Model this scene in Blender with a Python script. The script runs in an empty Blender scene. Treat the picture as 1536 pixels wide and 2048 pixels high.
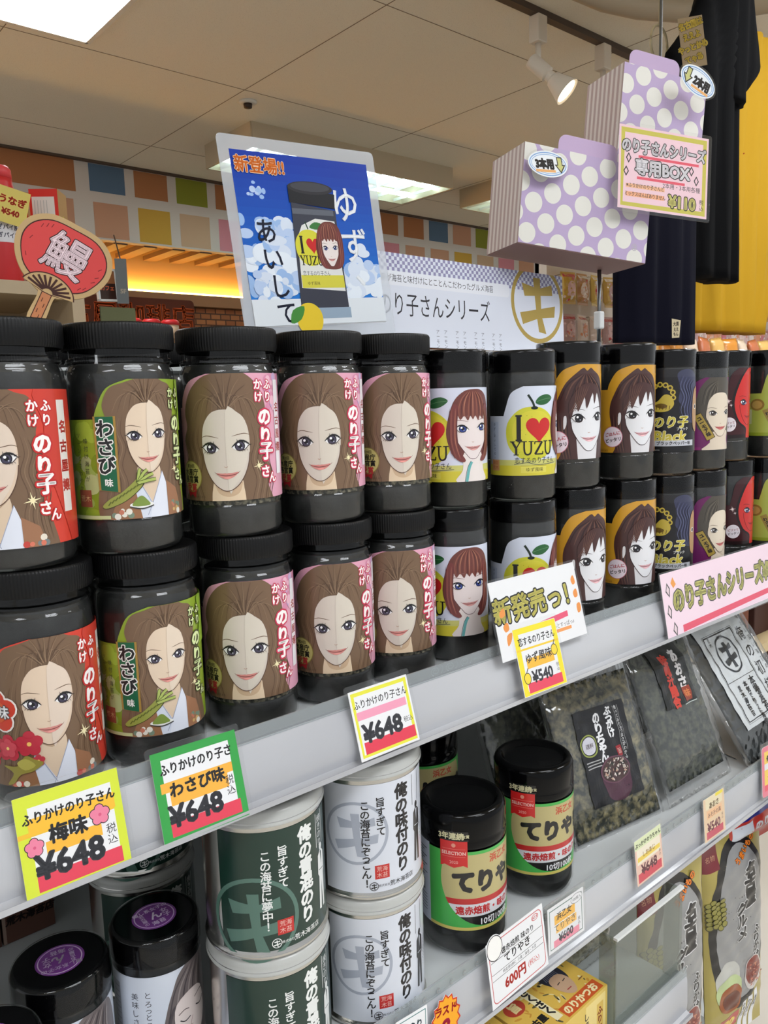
import bpy, bmesh, math, random
from mathutils import Vector, Matrix
from mathutils.geometry import tessellate_polygon
random.seed(4)
SC = bpy.context.scene
COL = SC.collection
R_ = math.radians
pi = math.pi

# ------------------------------------------------------------------ camera
F, CX, CY, CAMZ = 1600.0, 768.0, 1024.0, 1.40
ax = Vector((1877, -280, F)).normalized()
az = -Vector((347, 11576, F)).normalized()
az = (az - ax * az.dot(ax)).normalized()
ay = az.cross(ax)
RW = Matrix((ax, ay, az))                       # photo axes (right, down, forward) -> world
CAM = Vector((0, 0, CAMZ))
cd = bpy.data.cameras.new('camera')
cam = bpy.data.objects.new('camera', cd)
COL.objects.link(cam)
r_, d_, f_ = RW @ Vector((1, 0, 0)), RW @ Vector((0, 1, 0)), RW @ Vector((0, 0, 1))
cam.matrix_world = Matrix(((r_.x, -d_.x, -f_.x, 0), (r_.y, -d_.y, -f_.y, 0), (r_.z, -d_.z, -f_.z, CAMZ), (0, 0, 0, 1)))
cd.sensor_fit = 'VERTICAL'
cd.sensor_height = 24
cd.lens = F / 2048 * 24
cd.clip_start = 0.02
SC.camera = cam

def ray(u, v):
    return RW @ Vector(((u - CX) / F, (v - CY) / F, 1))
def at(u, v, Y):                                 # the point of depth Y seen at a photo pixel
    d = ray(u, v)
    return CAM + d * (Y / d.y)
def px(p):                                       # photo pixel of a point
    q = RW.transposed() @ (Vector(p) - CAM)
    return CX + F * q.x / q.z, CY + F * q.y / q.z
ORD = ('leftmost', 'second', 'third', 'fourth', 'fifth', 'sixth', 'seventh', 'eighth', 'ninth', 'tenth', 'eleventh', 'twelfth', 'thirteenth', 'fourteenth', 'fifteenth', 'sixteenth', 'seventeenth', 'eighteenth', 'nineteenth', 'twentieth', 'twenty-first', 'twenty-second')
def nth(k): return ORD[0] + ' one' if k == 0 else ORD[k] + ' from the left'
def atz(u, v, z):
    d = ray(u, v)
    return CAM + d * ((z - CAMZ) / d.z)

# ------------------------------------------------------------------ world, light, exposure
w = bpy.data.worlds.new('shop_air')
SC.world = w
w.use_nodes = True
w.node_tree.nodes['Background'].inputs[0].default_value = (0.93, 0.965, 1.0, 1)
w.node_tree.nodes['Background'].inputs[1].default_value = 0.52
SC.view_settings.view_transform = 'Standard'
SC.view_settings.look = 'None'
SC.view_settings.gamma = 1
SC.view_settings.use_curve_mapping = False
SC.view_settings.exposure = 0.22
PANEL_GLOW = 10.5
TUBE_GLOW = 7.0
COVE_GLOW = 26.0
SPOT_GLOW = 14.0

# ------------------------------------------------------------------ materials
def lin(c):
    return tuple(((x / 255) / 12.92 if x / 255 <= .04045 else ((x / 255 + .055) / 1.055) ** 2.4) for x in c)
MATS = {}
def mat(name, rgb=(128, 128, 128), rough=.5, metal=0, spec=.5, coat=0, emit=None, estr=0, bump=None, noise=None):
    if name in MATS: return MATS[name]
    m = bpy.data.materials.new(name); m.use_nodes = True
    nt = m.node_tree; b = nt.nodes['Principled BSDF']
    c = lin(rgb)
    b.inputs['Base Color'].default_value = (*c, 1)
    b.inputs['Roughness'].default_value = rough
    b.inputs['Metallic'].default_value = metal
    b.inputs['Specular IOR Level'].default_value = spec
    b.inputs['Coat Weight'].default_value = coat
    b.inputs['Coat Roughness'].default_value = .08
    if emit:
        b.inputs['Emission Color'].default_value = (*lin(emit), 1)
        b.inputs['Emission Strength'].default_value = estr
    if bump or noise:
        tc = nt.nodes.new('ShaderNodeTexCoord')
        n = nt.nodes.new('ShaderNodeTexNoise')
        n.inputs['Scale'].default_value = (bump or noise)[0]
        n.inputs['Detail'].default_value = 4
        nt.links.new(tc.outputs['Object'], n.inputs['Vector'])
        if bump:
            bp = nt.nodes.new('ShaderNodeBump'); bp.inputs['Strength'].default_value = bump[1]
            bp.inputs['Distance'].default_value = bump[2] if len(bump) > 2 else .002
            nt.links.new(n.outputs['Fac'], bp.inputs['Height']); nt.links.new(bp.outputs['Normal'], b.inputs['Normal'])
        if noise:
            cr = nt.nodes.new('ShaderNodeValToRGB')
            cr.color_ramp.elements[0].position = noise[3] if len(noise) > 3 else .35
            cr.color_ramp.elements[1].position = noise[4] if len(noise) > 4 else .65
            cr.color_ramp.elements[0].color = (*lin(noise[1]), 1)
            cr.color_ramp.elements[1].color = (*lin(noise[2]), 1)
            nt.links.new(n.outputs['Fac'], cr.inputs['Fac']); nt.links.new(cr.outputs['Color'], b.inputs['Base Color'])
    MATS[name] = m
    return m
def print_mat(name, rough, spec=.5, coat=0):     # printed colours come from the mesh's own colour attribute
    m = mat(name, rough=rough, spec=spec, coat=coat)
    nt = m.node_tree; vc = nt.nodes.new('ShaderNodeVertexColor'); vc.layer_name = 'Col'
    nt.links.new(vc.outputs['Color'], nt.nodes['Principled BSDF'].inputs['Base Color'])
    return m
def clear_mat(name, tint=(255, 255, 255), f0=.045, rough=.04, haze=0.0, hazecol=(230, 235, 235), bump=None):
    m = bpy.data.materials.new(name); m.use_nodes = True
    nt = m.node_tree; nt.nodes.clear()
    out = nt.nodes.new('ShaderNodeOutputMaterial')
    tr = nt.nodes.new('ShaderNodeBsdfTransparent'); tr.inputs[0].default_value = (*lin(tint), 1)
    gl = nt.nodes.new('ShaderNodeBsdfGlossy'); gl.inputs['Roughness'].default_value = rough
    df = nt.nodes.new('ShaderNodeBsdfDiffuse'); df.inputs[0].default_value = (*lin(hazecol), 1)
    lw = nt.nodes.new('ShaderNodeFresnel'); ior = (1 + f0 ** .5) / (1 - f0 ** .5)
    ge = nt.nodes.new('ShaderNodeNewGeometry'); mr = nt.nodes.new('ShaderNodeMapRange')   # a thin sheet: the same from both sides
    mr.inputs['To Min'].default_value = ior; mr.inputs['To Max'].default_value = 1 / ior
    nt.links.new(ge.outputs['Backfacing'], mr.inputs['Value']); nt.links.new(mr.outputs[0], lw.inputs['IOR'])
    m1 = nt.nodes.new('ShaderNodeMixShader'); m1.inputs[0].default_value = haze
    m2 = nt.nodes.new('ShaderNodeMixShader')
    L = nt.links.new
    L(tr.outputs[0], m1.inputs[1]); L(df.outputs[0], m1.inputs[2])
    L(lw.outputs[0], m2.inputs[0]); L(m1.outputs[0], m2.inputs[1]); L(gl.outputs[0], m2.inputs[2])
    if bump:
        tc = nt.nodes.new('ShaderNodeTexCoord'); n = nt.nodes.new('ShaderNodeTexNoise')
        n.inputs['Scale'].default_value = bump[0]; n.inputs['Detail'].default_value = 2
        bp = nt.nodes.new('ShaderNodeBump'); bp.inputs['Strength'].default_value = bump[1]; bp.inputs['Distance'].default_value = .004
        L(tc.outputs['Object'], n.inputs['Vector']); L(n.outputs['Fac'], bp.inputs['Height'])
        L(bp.outputs['Normal'], gl.inputs['Normal']); L(bp.outputs['Normal'], lw.inputs['Normal'])
    L(m2.outputs[0], out.inputs[0])
    MATS[name] = m
    return m
def glow_mat(name, rgb, strength):
    return mat(name, rgb, emit=rgb, estr=strength)
PRINT = print_mat('printed_label', .32, .5, .15)
PAPER = print_mat('printed_paper', .6, .3)
FILM = print_mat('printed_film', .28, .5, .3)
MATTE = print_mat('painted_panel', .7, .25)
POSTER = print_mat('printed_poster', .4, .18)
CLEAR = clear_mat('clear_plastic')
SLEEVE = clear_mat('laminate_film', f0=.04, rough=.08, haze=.012)
LAMIN = clear_mat('laminate_rim', f0=.05, rough=.06, haze=.34, hazecol=(226, 232, 240))
BAGF = clear_mat('bag_film', f0=.09, rough=.1, haze=.05, bump=(38, .9))
LIP = clear_mat('clear_rail_lip', tint=(225, 230, 232), f0=.05, rough=.15, haze=.22)
BLACK = mat('black_plastic', (11, 11, 12), .42, spec=.3)
GLOSSB = mat('gloss_black_plastic', (5, 5, 6), .12, spec=.22)
NORI = mat('dried_seaweed', (20, 22, 21), .5, bump=(60, .35, .003), noise=(30, (12, 13, 13), (34, 36, 35)))
FLAKE = mat('seaweed_flakes', (60, 60, 50), .7, bump=(220, .6, .003), noise=(260, (30, 32, 26), (132, 126, 104), .45, .72))
STEEL = mat('tin_metal', (205, 203, 198), .22, metal=1)
WHITEP = mat('white_plastic', (222, 224, 224), .35)
SHELFW = mat('painted_shelf_steel', (200, 204, 206), .4)
RAILM = mat('price_rail_plastic', (186, 187, 191), .26, coat=.4, noise=(3, (176, 177, 182), (192, 193, 197)))

# ------------------------------------------------------------------ object helpers
def obj(name, me, m=None, parent=None, smooth=True):
    if m is not None and not me.materials: me.materials.append(m)
    if smooth and len(me.polygons):
        me.polygons.foreach_set('use_smooth', [smooth == 1 or smooth is True] * len(me.polygons))
    o = bpy.data.objects.new(name, me); COL.objects.link(o)
    if parent: o.parent = parent
    return o
def tag(o, label, cat, group=None, kind=None):
    o['label'] = label; o['category'] = cat
    if group: o['group'] = group
    if kind: o['kind'] = kind
    return o
def thing(name, label, cat, loc=(0, 0, 0), rot=None, group=None):
    o = bpy.data.objects.new(name, None); COL.objects.link(o)
    o.empty_display_size = .02
    o.location = loc
    if rot is not None: o.rotation_euler = rot
    return tag(o, label, cat, group)
def structure(o):
    o['kind'] = 'structure'; return o
def dup(root, loc, rot, label, group=None, name=None):
    r = root.copy(); COL.objects.link(r); r.location = loc; r.rotation_euler = rot; r['label'] = label
    if group: r['group'] = group
    for ch in root.children:
        c = ch.copy(); COL.objects.link(c); c.parent = r
        for g in ch.children:
            d = g.copy(); COL.objects.link(d); d.parent = c
    return r
def orient(yaw=0, tilt=0, roll=0):               # degrees: turn about up, lean the top back, turn in its own plane
    return (Matrix.Rotation(R_(yaw), 3, 'Z') @ Matrix.Rotation(R_(-tilt), 3, 'X') @ Matrix.Rotation(R_(-roll), 3, 'Y')).to_euler()
def bm_mesh(bm, name='m'):
    me = bpy.data.meshes.new(name); bm.to_mesh(me); bm.free(); return me
def box(bm, c, s, bev=0):
    r = bmesh.ops.create_cube(bm, size=1)
    for v in r['verts']:
        v.co = Vector((c[0] + v.co.x * s[0], c[1] + v.co.y * s[1], c[2] + v.co.z * s[2]))
    if bev:
        es = list({e for v in r['verts'] for e in v.link_edges})
        bmesh.ops.bevel(bm, geom=es, offset=bev, segments=2, affect='EDGES', profile=.5)
def box_mesh(c, s, bev=0):
    bm = bmesh.new(); box(bm, c, s, bev); return bm_mesh(bm)
def lathe(bm, prof, n=64, cx=0, cy=0, rad=None):
    rings = []
    for (r, z) in prof:
        if r <= 1e-6:
            rings.append([bm.verts.new((cx, cy, z))])
        else:
            rings.append([bm.verts.new((cx + (rad(r, i, z) if rad else r) * math.sin(2 * pi * i / n), cy - (rad(r, i, z) if rad else r) * math.cos(2 * pi * i / n), z)) for i in range(n)])
    for a, b in zip(rings, rings[1:]):
        if len(a) == 1 and len(b) == 1: continue
        if len(a) == 1:
            for i in range(n): bm.faces.new((a[0], b[(i + 1) % n], b[i]))
        elif len(b) == 1:
            for i in range(n): bm.faces.new((a[i], a[(i + 1) % n], b[0]))
        else:
            for i in range(n): bm.faces.new((a[i], a[(i + 1) % n], b[(i + 1) % n], b[i]))
def lathe_mesh(prof, n=64, rad=None):
    bm = bmesh.new(); lathe(bm, prof, n, rad=rad)
    bmesh.ops.recalc_face_normals(bm, faces=bm.faces); return bm_mesh(bm)
def sharp(me, deg=32):
    me.update()
    me.shade_smooth() if hasattr(me, 'shade_smooth') else None
    if hasattr(me, 'set_sharp_from_angle'): me.set_sharp_from_angle(angle=R_(deg))
    return me
def extrude_profile(prof, x0, x1):               # profile in (y, z) swept along x
    bm = bmesh.new()
    a = [bm.verts.new((x0, y, z)) for y, z in prof]; b = [bm.verts.new((x1, y, z)) for y, z in prof]
    n = len(prof)
    for i in range(n): bm.faces.new((a[i], a[(i + 1) % n], b[(i + 1) % n], b[i]))
    bm.faces.new(a); bm.faces.new(b[::-1])
    bmesh.ops.recalc_face_normals(bm, faces=bm.faces)
    return bm_mesh(bm)
def tube(bm, pts, r, n=10):
    pts = [Vector(p) for p in pts]
    rings = []
    for i, p in enumerate(pts):
        t = (pts[min(i + 1, len(pts) - 1)] - pts[max(i - 1, 0)]).normalized()
        u = t.cross(Vector((0, 0, 1)))
        if u.length < 1e-3: u = t.cross(Vector((1, 0, 0)))
        u.normalize(); v = t.cross(u)
        rr = r[i] if isinstance(r, (list, tuple)) else r
        rings.append([bm.verts.new(p + (u * math.cos(2 * pi * k / n) + v * math.sin(2 * pi * k / n)) * rr) for k in range(n)])
    for a, b in zip(rings, rings[1:]):
        for k in range(n): bm.faces.new((a[k], a[(k + 1) % n], b[(k + 1) % n], b[k]))
    bm.faces.new(rings[0][::-1]); bm.faces.new(rings[-1])
    bmesh.ops.recalc_face_normals(bm, faces=bm.faces)
def tube_mesh(pts, r, n=10):
    bm = bmesh.new(); tube(bm, pts, r, n); return bm_mesh(bm)

# ------------------------------------------------------------------ printed artwork: flat coloured shapes in mm, laid over one another
GLYPH = {}
def _mesh_of(s):
    cu = bpy.data.curves.new('t', 'FONT'); cu.body = s; cu.size = 1; cu.resolution_u = 2
    o = bpy.data.objects.new('t', cu); COL.objects.link(o)
    me = o.to_mesh(); me.calc_loop_triangles()
    vs = [(v.co.x, v.co.y) for v in me.vertices]
    ts = [tuple(t.vertices) for t in me.loop_triangles]
    o.to_mesh_clear(); bpy.data.objects.remove(o); bpy.data.curves.remove(cu)
    return vs, ts
def glyph(c):
    if c in GLYPH: return GLYPH[c]
    if c in ' \u3000':
        g = ([], [], [], .3 if c == ' ' else .86)
    else:
        vs, ts = _mesh_of(c)
        v2, _ = _mesh_of(c + c)
        adv = max(p[0] for p in v2) - max(p[0] for p in vs)
        key = {}; rm = []; nv = []
        for p in vs:
            k = (round(p[0], 4), round(p[1], 4))
            if k not in key: key[k] = len(nv); nv.append(p)
            rm.append(key[k])
        ts = [tuple(rm[i] for i in t) for t in ts]
        ts = [t for t in ts if len(set(t)) == 3]
        cnt = {}
        for t in ts:
            for a, b in ((t[0], t[1]), (t[1], t[2]), (t[2], t[0])):
                k = (min(a, b), max(a, b)); cnt[k] = cnt.get(k, 0) + 1
        g = (nv, ts, [e for e, n in cnt.items() if n == 1], adv)
    GLYPH[c] = g
    return g
def cr(pts, closed=True, n=6):                   # smooth curve through points
    out = []; N = len(pts)
    for i in range(N if closed else N - 1):
        if closed: p0, p1, p2, p3 = pts[i - 1], pts[i], pts[(i + 1) % N], pts[(i + 2) % N]
        else: p0, p1, p2, p3 = pts[max(i - 1, 0)], pts[i], pts[i + 1], pts[min(i + 2, N - 1)]
        for k in range(n):
            t = k / n
            out.append(tuple(.5 * (2 * p1[j] + (p2[j] - p0[j]) * t + (2 * p0[j] - 5 * p1[j] + 4 * p2[j] - p3[j]) * t * t + (3 * p1[j] - p0[j] - 3 * p2[j] + p3[j]) * t ** 3) for j in (0, 1)))
    if not closed: out.append(tuple(pts[-1]))
    return out
def ell(cx, cy, rx, ry=None, n=28, a0=0, a1=360, rot=0):
    ry = rx if ry is None else ry; c, s = math.cos(R_(rot)), math.sin(R_(rot)); full = abs(a1 - a0) >= 360
    P = []
    for i in range(n if full else n + 1):
        t = R_(a0 + (a1 - a0) * i / n); x, y = rx * math.cos(t), ry * math.sin(t)
        P.append((cx + x * c - y * s, cy + x * s + y * c))
    return P
def clip(P, x0, y0, x1, y1):
    for ax_, lim, sg in ((0, x0, 1), (0, x1, -1), (1, y0, 1), (1, y1, -1)):
        Q = []
        for i, p in enumerate(P):
            q = P[i - 1]; ip = sg * (p[ax_] - lim) >= 0; iq = sg * (q[ax_] - lim) >= 0
            if ip != iq:
                t = (lim - q[ax_]) / (p[ax_] - q[ax_]); Q.append((q[0] + t * (p[0] - q[0]), q[1] + t * (p[1] - q[1])))
            if ip: Q.append(p)
        P = Q
        if not P: break
    return P
class Art:
    def __init__(self, xf=None):
        self.V = []; self.F = []; self.C = []; self.boxes = []; self.xf = xf; self.top = 0; self.lim = None
    def add(self, vs, fs, col, lay=None):
        if not vs or not fs: return
        if self.lim:
            x0, y0, x1, y1 = self.lim
            if min(p[0] for p in vs) < x0 or max(p[0] for p in vs) > x1 or min(p[1] for p in vs) < y0 or max(p[1] for p in vs) > y1:
                nv = []; nf = []
                for f in fs:
                    Q = clip([vs[i] for i in f], *self.lim)
                    if len(Q) > 2: nf.append(tuple(range(len(nv), len(nv) + len(Q)))); nv += Q
                vs, fs = nv, nf
                if not fs: return
        if self.xf: vs = [self.xf(*p) for p in vs]
        xs = [p[0] for p in vs]; ys = [p[1] for p in vs]; b = (min(xs), min(ys), max(xs), max(ys))
        if lay is None:
            lay = 0
            for (c, l) in self.boxes:
                if l >= lay and c[0] < b[2] and c[2] > b[0] and c[1] < b[3] and c[3] > b[1]: lay = l + 1
        self.boxes.append((b, lay)); self.top = max(self.top, lay)
        o = len(self.V); self.V += [(p[0], p[1], lay) for p in vs]
        self.F += [tuple(i + o for i in f) for f in fs]; self.C += [lin(col)] * len(fs)
    def poly(self, P, col, lay=None):
        if self.lim: P = clip(P, *self.lim)
        if len(P) < 3: return
        self.add(P, tessellate_polygon([[Vector((p[0], p[1], 0)) for p in P]]), col, lay)
    def rect(self, x0, y0, x1, y1, col, lay=None): self.poly([(x0, y0), (x1, y0), (x1, y1), (x0, y1)], col, lay)
    def ell(self, cx, cy, rx, ry=None, col=(0, 0, 0), n=28, rot=0, lay=None): self.poly(ell(cx, cy, rx, ry, n, rot=rot), col, lay)
    def blob(self, P, col, n=6): self.poly(cr(P, True, n), col)
    def line(self, P, w, col, smooth=True, taper=0, closed=False, n=5):
        if smooth and len(P) > 2: P = cr(P, closed, n)
        elif closed: P = list(P)
        if closed: P = P + P[:1]
        N = len(P); vs = []; fs = []
        for i, p in enumerate(P):
            a = P[max(i - 1, 0)] if not closed else P[(i - 1) % (N - 1)]; b = P[min(i + 1, N - 1)] if not closed else P[(i + 1) % (N - 1)]
            dx, dy = b[0] - a[0], b[1] - a[1]; L = math.hypot(dx, dy) or 1
            t = i / (N - 1); ww = w / 2
            if taper == 1: ww *= max(.12, math.sin(pi * t) ** .6)
            elif taper == 2: ww *= 1 - .88 * t
            if not smooth and 0 < i < N - 1:
                d1 = (p[0] - a[0], p[1] - a[1]); d2 = (b[0] - p[0], b[1] - p[1]); l1 = math.hypot(*d1) or 1; l2 = math.hypot(*d2) or 1
                cs = (d1[0] * d2[0] + d1[1] * d2[1]) / l1 / l2; dx, dy = d1[0] / l1 + d2[0] / l2, d1[1] / l1 + d2[1] / l2; L = math.hypot(dx, dy) or 1
                ww /= max(.45, math.sqrt(max(0, (1 + cs) / 2)))
            vs += [(p[0] - dy / L * ww, p[1] + dx / L * ww), (p[0] + dy / L * ww, p[1] - dx / L * ww)]
        for i in range(N - 1): fs.append((2 * i, 2 * i + 1, 2 * i + 3, 2 * i + 2))
        self.add(vs, fs, col)
    def text(self, s, x, y, size, col, bold=0, out=0, ocol=None, vert=False, rot=0, sx=1, sk=0, anchor='c', pitch=1, out2=0, ocol2=None, jit=0):
        # x, y: centre of the string ('c'), or the middle of its start ('l'); vertical strings start at the top when 'l'
        rnd = random.Random(len(s) * 7 + int(x * 10))
        adv = [glyph(c)[3] * size * sx * pitch if not vert else size * pitch * (.55 if c in '、。っょゅゃ' else 1) for c in s]
        tot = sum(adv); c_, s_ = math.cos(R_(rot)), math.sin(R_(rot))
        pos = -tot / 2 if anchor == 'c' else 0
        GV = []; GT = []; GE = []
        for ch, a in zip(s, adv):
            vs, ts, es, ad = glyph(ch)
            k = 1.16 * size                       # Noto's em is about 0.86 units wide here
            if vs:
                mx = (min(p[0] for p in vs) + max(p[0] for p in vs)) / 2
                o = len(GV); jr = R_(rnd.uniform(-jit, jit)); jc, js = math.cos(jr), math.sin(jr)
                for p in vs:
                    px = (p[0] - (mx if vert else ad / 2)) * size * 1.0 * sx; py = (p[1] - .37) * size * 1.0
                    px, py = px * jc - py * js, px * js + py * jc
                    px += sk * py
                    if vert: X, Y = px, -(pos + a / 2) + py
                    else: X, Y = pos + a / 2 + px, py
                    GV.append((x + X * c_ - Y * s_, y + X * s_ + Y * c_))
                GT += [tuple(i + o for i in t) for t in ts]; GE += [(e[0] + o, e[1] + o) for e in es]
            pos += a
        if not GV: return
        def fat(w):
            vs = list(GV); fs = list(GT); used = set()
            for a, b in GE:
                p, q = GV[a], GV[b]; dx, dy = q[0] - p[0], q[1] - p[1]; L = math.hypot(dx, dy)
                if L < 1e-7: continue
                nx, ny = -dy / L * w, dx / L * w; o = len(vs)
                vs += [(p[0] + nx, p[1] + ny), (p[0] - nx, p[1] - ny), (q[0] - nx, q[1] - ny), (q[0] + nx, q[1] + ny)]; fs.append((o, o + 1, o + 2, o + 3)); used.add(a); used.add(b)
            for a in used:
                o = len(vs); vs += [(GV[a][0] + w * math.cos(k * pi / 3), GV[a][1] + w * math.sin(k * pi / 3)) for k in range(6)]; fs.append(tuple(range(o, o + 6)))
            return vs, fs
        if out2: self.add(*fat((bold + out + out2) * size), ocol2)
        if out: self.add(*fat((bold + out) * size), ocol)
        if bold: self.add(*fat(bold * size), col)
        else: self.add(GV, GT, col)
    def mesh(self, R=None, z0=0, step=.045, cut=None, cy=None, scale=.001):
        """flat (front -y) or wrapped on a cylinder of radius R mm (label centre at -y); mm -> m"""
        me = bpy.data.meshes.new('art'); me.from_pydata(self.V, [], self.F)
        ca = me.color_attributes.new('Col', 'FLOAT_COLOR', 'CORNER'); data = []
        for p, c in zip(me.polygons, self.C): data += [c[0], c[1], c[2], 1.0] * p.loop_total
        ca.data.foreach_set('color', data)
        bm = bmesh.new(); bm.from_mesh(me)
        if R:
            cut = cut or R * R_(5)
            xs = [v[0] for v in self.V]; k = math.floor(min(xs) / cut) + 1
            while k * cut < max(xs):
                bmesh.ops.bisect_plane(bm, geom=bm.verts[:] + bm.edges[:] + bm.faces[:], dist=1e-5, plane_co=(k * cut, 0, 0), plane_no=(1, 0, 0)); k += 1
        for v in bm.verts:
            x, y, l = v.co
            if R:
                rr = R + step * (l + 1); a = x / R; v.co = (rr * math.sin(a) * scale, -rr * math.cos(a) * scale, (y + z0) * scale)
            else: v.co = (x * scale, -step * (l + 1) * scale, (y + z0) * scale)
        bm.normal_update()
        for f in bm.faces:
            n = f.normal
            if R: c = f.calc_center_median(); s = n.x * c.x + n.y * c.y
            else: s = -n.y
            if s < 0: f.normal_flip()
        bm.to_mesh(me); bm.free()
        return me
# ------------------------------------------------------------------ label artwork
WHITE = (236, 236, 238); INK = (28, 26, 28)
def lady(A, X, Y, s, skin=(214, 202, 190), line=(92, 62, 48), iris=(74, 68, 88), lips=(214, 140, 132), wide=1.0, gaze=0, brow=(110, 84, 62), shade=None, jaw=1.0, mouthline=(120, 50, 50), lash=.9, rot=0, eyes=1.0):
    c, sn = math.cos(R_(rot)), math.sin(R_(rot))
    def T(P): return [(X + s * (x * wide * c - y * sn), Y + s * (x * wide * sn + y * c)) for x, y in P]
    f = [(0, 28.9), (6, 28.3), (11.5, 25.6), (16.8, 18), (18.8, 8), (18.8, -3), (17.4, -12), (14.4 * jaw ** .5, -20.5), (9.6 * jaw, -28), (4, -32.4), (0, -33.4), (-4, -32.4), (-9.6 * jaw, -28), (-14.4 * jaw ** .5, -20.5), (-17.4, -12), (-18.8, -3), (-18.8, 8), (-16.8, 18), (-11.5, 25.6), (-6, 28.3)]
    A.poly(cr(T(f), True, 3), skin)
    if shade: A.poly(cr(T([(1, 27), (10, 26.5), (16, 20), (18, 8), (17.5, -4), (13, -18), (6, -29), (1, -32)]), True, 3), shade)
    A.line(T([(-18.6, -4), (-17.4, -12), (-14.4 * jaw ** .5, -20.5), (-9.6 * jaw, -28), (-4, -32.4), (0, -33.4), (4, -32.4), (9.6 * jaw, -28), (14.4 * jaw ** .5, -20.5), (17.4, -12), (18.6, -4)]), .55 * s, line)
    for sg in (-1, 1):
        ex, ey = sg * 11.2, (0.8 if sg > 0 else -.4)
        def E(P): return T([(ex + sg * x * eyes, ey + y * eyes) for x, y in P])
        A.poly(cr(E([(-6, -.6), (-3.5, 1.8), (0, 3.7), (4, 3.2), (6.6, .6), (3.5, -2.8), (0, -3.8), (-3.5, -2.8)]), True, 3), (244, 243, 244))
        cx = gaze * sg
        A.poly(E(ell(cx - .2, .1, 4, 4.1, 18)), (26, 22, 30)); A.poly(E(ell(cx - .2, -.2, 3.2, 3.3, 16)), iris)
        A.poly(E(ell(cx - .2, .2, 1.7, 1.8, 14)), (14, 12, 18)); A.poly(E(ell(cx - 1.2 * sg, 1.3, 1.1, 1.1, 10)), (250, 250, 252)); A.poly(E(ell(cx + 1.2 * sg, -1.4, .55, .55, 8)), (200, 205, 220))
        A.line(E([(-6.6, -1), (-3.5, 1.9), (0, 3.9), (4, 3.4), (7.8, .6)]), 1.6 * s, INK, taper=1)
        A.line(E([(-3, -2.8), (0, -3.4), (3.6, -2.6), (6.6, .6)]), .6 * s, (60, 44, 44))
        for k in range(6):
            t = k / 5; a = R_(100 - 95 * t); bx, by = -2 + 9 * t, 3.3 - 2.4 * t * t
            A.line(E([(bx, by), (bx + 2.6 * lash * math.cos(a), by + 2.6 * lash * math.sin(a))]), .7 * s, INK, taper=2)
        for k in range(3):
            bx = 1 + 2 * k; A.line(E([(bx, -3.2 + .35 * k), (bx + .9, -4.6 + .3 * k)]), .45 * s, INK, taper=2)
        A.line(E([(-6.2, 7.6), (-1, 8.9), (4, 9.6), (8.6, 8.2)]), .62 * s, brow, taper=1)
    A.line(T([(-1.6, -14.6), (-.4, -15.2), (.9, -14.6)]), .5 * s, (186, 150, 130))
    A.line(T([(1.6, -5), (2.2, -11)]), .35 * s, (200, 172, 150), taper=1)
    A.poly(cr(T([(-8.4, -19.6), (-3.5, -19.8), (-1, -19.6), (0, -20), (1, -19.6), (4, -19.6), (9, -19), (5, -22.8), (0, -24.2), (-4, -23)]), True, 3), lips)
    A.line(T([(-9.6, -18.6), (-7.6, -20), (-4, -21.2), (0, -21.6), (5, -21), (8.4, -19.8), (10.4, -18)]), .6 * s, mouthline, taper=1)
    A.poly(cr(T([(-2.5, -23.2), (.5, -23.9), (3.5, -23.1), (.5, -22.6)]), True, 3), tuple(min(255, int(v * 1.1) + 8) for v in lips))

HAIR, HAIR2, HAIR3 = (120, 94, 72), (142, 115, 90), (96, 72, 54)
def waves(A, X, Y, s, H):
    """long wavy brown hair behind and around a face whose eye line is at (X, Y)"""
    def T(P): return [(X + s * x, Y + s * y) for x, y in P]
    top = min(56, (H - Y) / s)
    A.lim = (-200, 0, 200, H)
    A.blob(T([(-4, top + 1), (8, top + 3), (20, top - 2), (30, 44), (35, 30), (33, 16), (37, 4), (34, -8), (40, -20), (35, -30), (41, -46), (40, -80), (-40, -80), (-46, -44), (-38, -32), (-45, -20), (-37, -8), (-41, 6), (-36, 16), (-38, 28), (-31, 42), (-18, top - 3)]), HAIR)
    for k in range(13):                           # strands sweeping from the parting
        t = -1 + 2 * k / 12
        A.line(T([(1 + t * 3, 28), (t * 13, 37 + 3 * (1 - abs(t))), (t * 23, 40 - 6 * abs(t)), (t * 30, 24 - 4 * abs(t))]), .55 * s, HAIR3 if k % 2 else HAIR2, taper=1)
    for k in range(9):
        a = R_(25 + 130 * k / 8); A.line(T([(1 + 3 * math.cos(a), 29 + 2 * math.sin(a)), (1 + 12 * math.cos(a), 32 + 14 * math.sin(a)), (1 + 22 * math.cos(a), 30 + 26 * math.sin(a))]), 1.1 * s, HAIR3 if k % 2 else HAIR2, taper=2)
    for sg in (-1, 1):
        for k in range(7):
            x = sg * (21 + 2.9 * k)
            A.line(T([(x, 18 - 2 * k), (x + sg * 2.5, 4), (x - sg * 1.5, -10), (x + sg * 2.6, -26), (x - sg * 1.2, -42), (x + sg * 2, -60)]), .7 * s, HAIR2 if k % 2 else HAIR3, taper=1)
    A.lim = None
def sparkle(A, x, y, r, col=(248, 236, 190)):
    for a in (0, 45, 90, 135):
        rr = r if a % 90 == 0 else r * .6
        c, s = math.cos(R_(a + 12)), math.sin(R_(a + 12)); w_ = r * .13
        A.poly([(x + rr * c, y + rr * s), (x - w_ * s, y + w_ * c), (x - rr * c, y - rr * s), (x + w_ * s, y - w_ * c)], col)
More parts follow.
